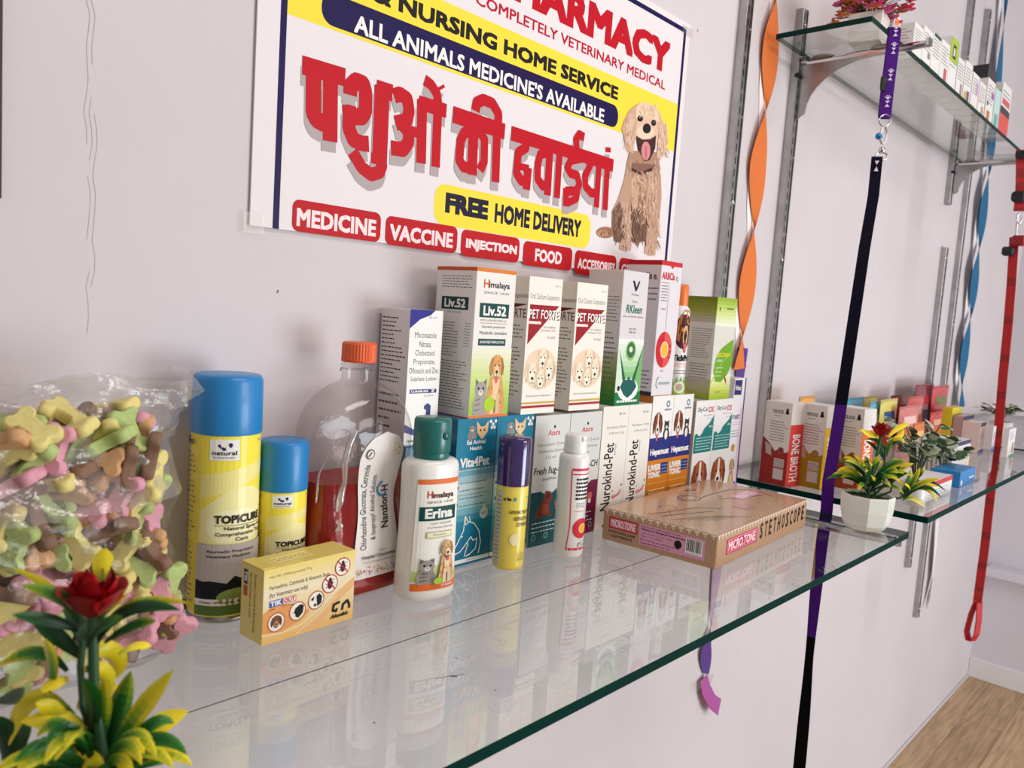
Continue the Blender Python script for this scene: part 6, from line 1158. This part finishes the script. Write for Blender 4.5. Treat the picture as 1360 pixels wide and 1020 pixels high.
# ---------------------------------------------------------------- cartons and pouches on the second shelf
def grounded(u, v, z=Z2): return PZ(u, v, z)
def f_broth(c, c2):
    def f(a):
        a.rect(0, 0, 1, 0.74, c); a.text('BONE BROTH', 0.24, 0.06, 0.78, 0.62, (250, 244, 238), 0.03, rot=-90); a.rect(0, 0, 1, 0.02, c2)
    return f
def l_broth(c):
    dk = tuple(int(x * 0.72) for x in c)
    def f(a):
        a.poly([(0, 0), (1, 0), (1, 0.42), (0.85, 0.4), (0.7, 0.46), (0.5, 0.4), (0.3, 0.48), (0, 0.56)], dk); a.poly([(0.1, 0.5), (0.16, 0.36), (0.38, 0.34), (0.34, 0.46)], (190, 176, 170)); a.ell(0.72, 0.42, 0.12, (130, 112, 108)); a.ell(0.72, 0.42, 0.09, dk)
        a.text('FOR DOGS', 0.3, 0.86, 0.68, 0.9, BK, 0.03); a.fine(0.34, 0.82, 0.62, 0.845, 1, BK, 0.9, 90); a.poly([(0.76, 0.86), (0.9, 0.86), (0.86, 0.93), (0.8, 0.93)], BK)
        a.fine(0.25, 0.52, 0.9, 0.78, 8, GREY, 0.7, 91, thick=0.25); a.rect(0.5, 0.07, 0.88, 0.2, (214, 200, 196)); a.rect(0.5, 0.215, 0.88, 0.32, (206, 190, 186)); a.fine(0.52, 0.22, 0.86, 0.31, 4, BK, 0.9, 92)
    return f
for (bl, br, tl, bk, c, lab) in (((1042, 647), (1059, 648), (1051, 533), (1017, 629), (222, 62, 56), 'red and white bone broth carton nearest the steel upright'),
                                 ((1088, 651), (1105, 652), (1098, 537), (1063, 637), (240, 186, 36), 'yellow and white bone broth carton behind the purple leash'),
                                 ((1137, 653), (1155, 655), (1148, 541), (1107, 638), (226, 104, 36), 'orange and white bone broth carton behind the small rose plant')):
    p = grounded(*bl); k = grounded(*bk); d = (Vector((k.x, k.y)) - Vector((p.x, p.y))); dep = 0.052; h = PY(*tl, p.y).z - Z2 - 0.004
    w_ = 0.042; rz = math.atan2(d.y, d.x) - PI / 2; rz = -0.15; o = Vector((p.x, p.y)) + Vector((math.cos(rz), math.sin(rz))) * w_ / 2 + Vector((-math.sin(rz), math.cos(rz))) * dep / 2
    t = carton(lab, 0, w_, 0, dep, Z2, h, f_broth(c, tuple(int(x * .8) for x in c)), l_broth(c), (232, 222, 216), 'bone broth cartons'); t.location = (max(o.x, 1.352), o.y, Z2); t.rotation_euler = (0, 0, rz)
def pouch(label, u0, u1, v, y, cols, art=None, z=Z2, group='treat pouches behind the plants', name='treat_pouch', th=0.018):
    p0 = PY(u0, v, y); p1 = PY(u1, v, y); wd = p1.x - p0.x; h = p0.z * 0.5 + p1.z * 0.5 - z; t = thing(name, label, 'pouch', ((p0.x + p1.x) / 2, y, z), 0, group)
    b = MB(); n = 10; m = M(cols[0], 0.28, coat=0.4, bump=0.2, scale=50); rows = 12
    for sgn in (-1, 1):
        vs = []; fs = []
        for j in range(rows + 1):
            vv = j / rows; dd = th * 0.5 * (1 - vv ** 3) * (0.55 + 0.45 * math.sin(PI * min(1, vv + 0.25)))
            for i in range(n + 1): uu = i / n; vs.append((-wd / 2 + uu * wd, sgn * (dd * (1 - (2 * uu - 1) ** 4) + 0.0006), vv * h))
        for j in range(rows):
            for i in range(n): a0 = j * (n + 1) + i; f = (a0, a0 + 1, a0 + n + 2, a0 + n + 1); fs.append(f if sgn < 0 else f[::-1])
        b.add(vs, fs, m, True)
    fm = lambda u, vv, k: (-wd / 2 + u * wd, -(th * 0.5 * (1 - vv ** 3) * (0.55 + 0.45 * math.sin(PI * min(1, vv + 0.25))) * (1 - (2 * u - 1) ** 4) + 0.0012) - k, vv * h)
    a = Art(b, fm, wd / h)
    def patch(x0, y0, x1, y1, c):
        for j in range(6):
            a.rect(x0, y0 + (y1 - y0) * j / 6, x1, y0 + (y1 - y0) * (j + 1) / 6, c, 6); a.n[0] -= a.step
        a.up()
    a.patch = patch
    if len(cols) > 1: patch(0.1, 0.12, 0.9, 0.5, cols[1])
    if len(cols) > 2: patch(0.2, 0.6, 0.8, 0.78, cols[2])
    b.obj('pouch_body', t)
    b = MB(); b.box(-wd / 2, wd / 2, -0.001, 0.001, h - 0.008, h + 0.002, M(tuple(int(x * 0.85) for x in cols[0]), 0.3, coat=0.3), 0.0004); b.obj('crimped_seal', t); return t
pouch('orange and teal treat pouch behind the red bone broth carton', 1062, 1082, 527, 0.02, ((236, 168, 70), (226, 90, 40), (40, 150, 150)))
pouch('light blue treat pouch behind the orange bone broth carton', 1122, 1146, 529, 0.02, ((84, 170, 206), (226, 226, 220), (40, 90, 150)))
pouch('olive-topped treat pouch between light blue and yellow ones', 1147, 1166, 527, 0.03, ((190, 176, 70), (120, 60, 40), (226, 206, 90)))
pouch('pale blue and white treat pouch beside the yellow one', 1156, 1173, 534, -0.02, ((120, 190, 220), (206, 60, 50), (236, 236, 230)))
pouch('lemon yellow treat pouch with a small blue dog', 1170, 1192, 531, -0.03, ((232, 220, 110), (190, 60, 40), (50, 90, 150)))
pouch('dark red treat pouch behind the lemon yellow one', 1184, 1207, 525, 0.03, ((120, 26, 24), (70, 16, 18), (160, 40, 36)))
pouch('salmon pink treat pouch between the dark red ones', 1206, 1227, 527, 0.0, ((222, 90, 84), (240, 150, 130), (236, 190, 176)))
pouch('pink printed treat pouch lowest behind the green leaves', 1195, 1221, 540, -0.05, ((222, 130, 124), (206, 120, 60), (240, 200, 190)))
pouch('maroon rounded treat pouch, tallest of the pouches', 1217, 1240, 511, 0.03, ((130, 18, 34), (46, 36, 60), (170, 30, 44)))
pouch('bright red treat pouch with green picture beside the yellow carton', 1239, 1260, 513, 0.02, ((214, 36, 44), (226, 60, 60), (130, 150, 90)))
pouch('small red treat pouch in front of the bright red one', 1236, 1252, 548, -0.05, ((226, 70, 60), (240, 130, 60), (240, 190, 160)))
pouch('small orange treat pouch behind the green leaves', 1214, 1228, 562, -0.1, ((232, 120, 40), (240, 150, 60), (240, 190, 120)))
def pxbox(label, l, r, tv, d, front, left=None, body=(236, 230, 226), top=None, z=Z2, yoff=0, group='cartons on the second shelf', h=None, name='carton'):
    p = grounded(*l, z); q = grounded(*r, z); hh = h or (PY(r[0], tv, q.y).z - z); wd = max(0.02, q.x - p.x); yf = (p.y + q.y) / 2
    return carton(label, p.x, p.x + wd, yf, d, z, hh, front, left, body, group, None, top, name=name)
def plainart(*rects, txt=None, tc=BK):
    def f(a):
        for (x0, y0, x1, y1, c) in rects: a.rect(x0, y0, x1, y1, c)
        if txt: a.text(txt[0], *txt[1:5], tc, 0.03)
        a.fine(0.15, 0.45, 0.85, 0.78, 4, GREY, 0.8, 95, thick=0.25)
    return f
NV = (52, 58, 92)
def f_navbox(a): a.rect(0, 0.86, 1, 1, NV); a.fine(0.08, 0.5, 0.7, 0.8, 4, (110, 120, 130), 0.8, 96, thick=0.25); a.rect(0.8, 0, 1, 0.8, (240, 220, 200)); pic_dog_head(a.sub(0.78, 0.3, 1, 0.75), (200, 120, 70))
def l_navbox(a):
    for k in range(7): a.rect(0.08 + 0.12 * k, 0, 0.13 + 0.12 * k, 0.8, (150, 146, 146))
pxbox('white carton with navy lid and dog picture behind the low green plant', (1257, 628), (1291, 621), 585, 0.07, f_navbox, l_navbox, (226, 222, 222), lambda a: a.rect(0, 0, 1, 1, (206, 204, 206)))
pxbox('upright white carton with navy top and foot behind the navy-lidded carton', (1291, 601), (1313, 601), 556, 0.035, plainart((0, 0.86, 1, 1, NV), (0, 0, 1, 0.1, (56, 74, 150)), (0.2, 0.78, 0.8, 0.82, (206, 90, 70))), None, (228, 206, 196), h=0.075)
pxbox('small white carton behind the navy-topped upright one', (1312, 597), (1324, 597), 568, 0.03, plainart((0, 0, 1, 0.12, (120, 140, 190))), None, (222, 220, 224), h=0.06)
pxbox('white leaflet stand with a bear picture and green foot near the red leash', (1325, 606), (1357, 606), 569, 0.012, lambda a: (a.fine(0.1, 0.6, 0.85, 0.92, 5, GREY, 0.7, 97, thick=0.3), a.ell(0.72, 0.25, 0.16, (190, 150, 120)), a.ell(0.66, 0.42, 0.05, (150, 110, 80)), a.ell(0.8, 0.42, 0.05, (150, 110, 80)), a.ell(0.72, 0.38, 0.11, (176, 132, 100)), a.rect(0.3, 0, 1, 0.06, (90, 170, 120))), None, (236, 232, 232), h=0.068, name='leaflet_stand')
pxbox('flat bright blue carton lying at the front of the second shelf', (1268, 648), (1299, 641), 624, 0.05, lambda a: (a.fine(0.6, 0.35, 0.92, 0.55, 1, WH, 1.0, 120, thick=0.6), a.ell(0.12, 0.3, 0.05, WH)), None, (24, 130, 196), h=0.03)
pxbox('flat white carton with red lid beside the bright blue one', (1228, 668), (1262, 652), 640, 0.09, lambda a: (a.rect(0, 0.72, 1, 1, (206, 60, 66)), a.fine(0.1, 0.1, 0.9, 0.6, 3, GREY, 0.8, 98, thick=0.2)), None, (236, 232, 232), lambda a: (a.rect(0, 0, 1, 1, (206, 62, 68)), a.rect(0.6, 0.2, 0.9, 0.4, WH)), h=0.03)
def farbox(label, u0, u1, v, y, front, left, body, z=Z2, d=0.027):
    p = PY(u0, v, y); q = PY(u1, v, y); return carton(label, p.x, q.x, y, d, z, (p.z + q.z) / 2 - z, front, left, body, 'cartons on the second shelf')
farbox('slim bright yellow carton right of the red pouches', 1266, 1278, 541, -0.045, lambda a: (a.rect(0, 0.25, 1, 0.36, (206, 196, 150)), a.ell(0.5, 0.15, 0.2, (90, 70, 30)), a.fine(0.1, 0.5, 0.9, 0.8, 4, (160, 140, 30), 0.8, 99)), None, (240, 214, 40))
farbox('pinkish brown carton with navy top beside the upright white one', 1281, 1294, 552, -0.075, lambda a: (a.rect(0, 0.82, 1, 1, NV), a.fine(0.1, 0.2, 0.9, 0.7, 5, GREY, 0.8, 100)), None, (196, 160, 150))
farbox('small black carton behind the variegated plant', 1229, 1246, 590, -0.16, lambda a: a.rect(0.1, 0.4, 0.9, 0.6, (90, 90, 96)), None, (36, 34, 38))
farbox('grey card carton under the pouches, behind the variegated plant', 1243, 1258, 583, -0.11, lambda a: [a.rect(0.1 + .2 * k, 0.05, 0.2 + .2 * k, 0.9, (150, 146, 150)) for k in range(5)] and None, None, (196, 192, 192))

# ---------------------------------------------------------------- high shelf
SP = thing('flower_pot', 'square white pot with pink and orange blossom on the high shelf', 'plant', (1.545, -0.052, ZU), math.radians(6))
b = MB(); s0, s1, hh = 0.0265, 0.030, 0.050
vs = []
for q, z in ((s0, 0), (s1, hh), (s1 - 0.003, hh), (s1 - 0.004, hh - 0.006)): vs += [(-q, -q, z), (q, -q, z), (q, q, z), (-q, q, z)]
fs = [(3, 2, 1, 0), (12, 13, 14, 15)] + [(j * 4 + i, j * 4 + (i + 1) % 4, j * 4 + 4 + (i + 1) % 4, j * 4 + 4 + i) for j in range(3) for i in range(4)]
b.add(vs, fs, M((236, 232, 222), 0.3, coat=0.3)); b.obj('pot', SP)
b = MB(); st = MB(); rr = random.Random(11)
for k in range(95):
    a = rr.uniform(0, 2 * PI); q = 0.068 * math.sqrt(rr.random()); z = hh - 0.004 + rr.random() * 0.05; c = Vector((q * math.cos(a), q * math.sin(a), z)); st.tube([(0, 0, hh - 0.01), (c.x * 0.5, c.y * 0.5, hh + (z - hh) * 0.7), tuple(c)], 0.0007, M((60, 80, 40), 0.6), 5)
    col = rr.choice([(255, 150, 40), (255, 70, 150), (255, 120, 50), (255, 80, 80), (255, 110, 170), (255, 160, 60)])
    for i in range(5):
        a2 = 2 * PI * i / 5 + rr.random(); d = Vector((math.cos(a2), math.sin(a2), rr.uniform(-.1, .7))).normalized(); oval(b, c, d, rr.uniform(.010, .016), .0042, col, tuple(int(x * .85) for x in col))
st.obj('stem', SP); b.obj('blossom', SP)
def rowbox(label, x, wd, h, cols, d=0.05, y=-0.098, seed=1):
    def f(a):
        a.fine(0.1, 0.45, 0.9, 0.9, 6, (110, 104, 110), 0.8, seed, thick=0.3)
        for (x0, y0, x1, y1, c) in cols: a.rect(x0, y0, x1, y1, c)
    return carton(label, x, x + wd, y, d, ZU, h, f, (lambda a: a.fine(0.1, 0.1, 0.9, 0.9, 9, (130, 124, 126), 0.7, seed + 3, thick=0.25)), (238, 234, 230), 'cartons on the high shelf')
DG = (34, 84, 60)
rowbox('white carton with orange leaf print beside the square flower pot', 1.578, 0.036, 0.062, ((0.2, 0.55, 0.8, 0.9, (236, 130, 50)),), y=-0.085, d=0.03)
for k, (x, wd, h, cols, lab) in enumerate(((1.645, 0.046, 0.080, ((0, 0, 1, .16, DG),), 'white carton with dark green foot, first in the high row'), (1.694, 0.050, 0.092, ((0, 0, 1, .16, DG), (.6, .3, .9, .45, (120, 150, 130))), 'white carton with dark green foot, second in the high row'), (1.747, 0.050, 0.098, ((0, 0, 1, .14, DG), (.1, .92, .9, 1, DG)), 'white carton with dark green rim and foot in the high row'),
     (1.80, 0.050, 0.102, ((.5, .12, .85, .4, (200, 90, 100)),), 'white carton with a pink square in the high row'), (1.853, 0.05, 0.13, ((0, .55, 1, 1, (170, 196, 60)), (.3, .62, .7, .88, (60, 60, 50)), (.4, .68, .6, .82, (226, 224, 206))), 'white carton with lime top and dark ring in the high row'), (1.91, 0.045, 0.100, ((.6, .1, .9, .4, (150, 140, 130)),), 'plain white carton right of the lime-topped one'),
     (1.962, 0.05, 0.11, ((.1, .08, .5, .3, (206, 170, 100)), (.5, .05, .85, .35, (110, 90, 110))), 'white carton with gold spot and lilac print'), (2.02, 0.05, 0.10, ((.6, .5, .9, .8, (190, 150, 190)), (.1, .04, .6, .16, (232, 190, 80))), 'white carton with yellow foot and violet print'), (2.077, 0.05, 0.095, ((.5, .06, .85, .35, (200, 150, 110)), (.1, .4, .4, .5, (230, 170, 150))), 'white carton with brown dog print in the high row'),
     (2.137, 0.062, 0.125, ((.2, .06, .6, .3, (190, 120, 60)), (.6, .6, .95, .75, (170, 90, 170)), (.1, .4, .3, .5, (70, 70, 110))), 'tall white carton with violet print beneath the black box'), (2.204, 0.05, 0.118, ((0, 0, 1, 1, (190, 222, 214)), (.2, .1, .8, .4, (120, 170, 160))), 'pale mint carton in the high row'),
     (2.262, 0.085, 0.155, ((0, 0, 1, .42, (222, 84, 72)), (0, .42, 1, .55, (60, 56, 60)), (.1, .6, .9, .72, (214, 90, 90))), 'large white carton with coral lower half in the high row'))):
    rowbox(lab, 1.655 + (x - 1.645) * 1.14, wd * 1.14, h * 0.84, cols, seed=110 + k)
farU = carton('dark maroon carton behind the high row near the black box', 2.33, 2.39, -0.035, 0.03, ZU, 0.15, lambda a: a.rect(0.1, 0.5, 0.9, 0.7, (170, 40, 50)), None, (120, 18, 30), 'cartons on the high shelf')
carton('black box lying on top of the tall white carton', 2.215, 2.30, -0.095, 0.05, ZU + 0.105, 0.032, lambda a: a.rect(0.1, 0.3, 0.3, 0.6, (60, 60, 64)), None, (24, 22, 24), 'cartons on the high shelf')

# ---------------------------------------------------------------- smaller pieces belong to the part they sit on
HOST = {'buckle': 'harness_strap', 'strap_print': 'strap', 'bell': 'clasp', 'support_pad': 'arm', 'end_lip': 'arm', 'moss': 'pot', 'rose': 'stem', 'twisted_corner': 'front_film', 'curled_end': 'purple_strip', 'grip_ridge': 'bottle_shell', 'crimped_seal': 'pouch_body', 'hand_loop': 'strap'}
base_name = lambda o: o.name.split('.')[0]
for o in [q for q in bpy.data.objects if q.parent and base_name(q) in HOST]:
    for h in o.parent.children:
        if base_name(h) == HOST[base_name(o)]: o.parent = h; break
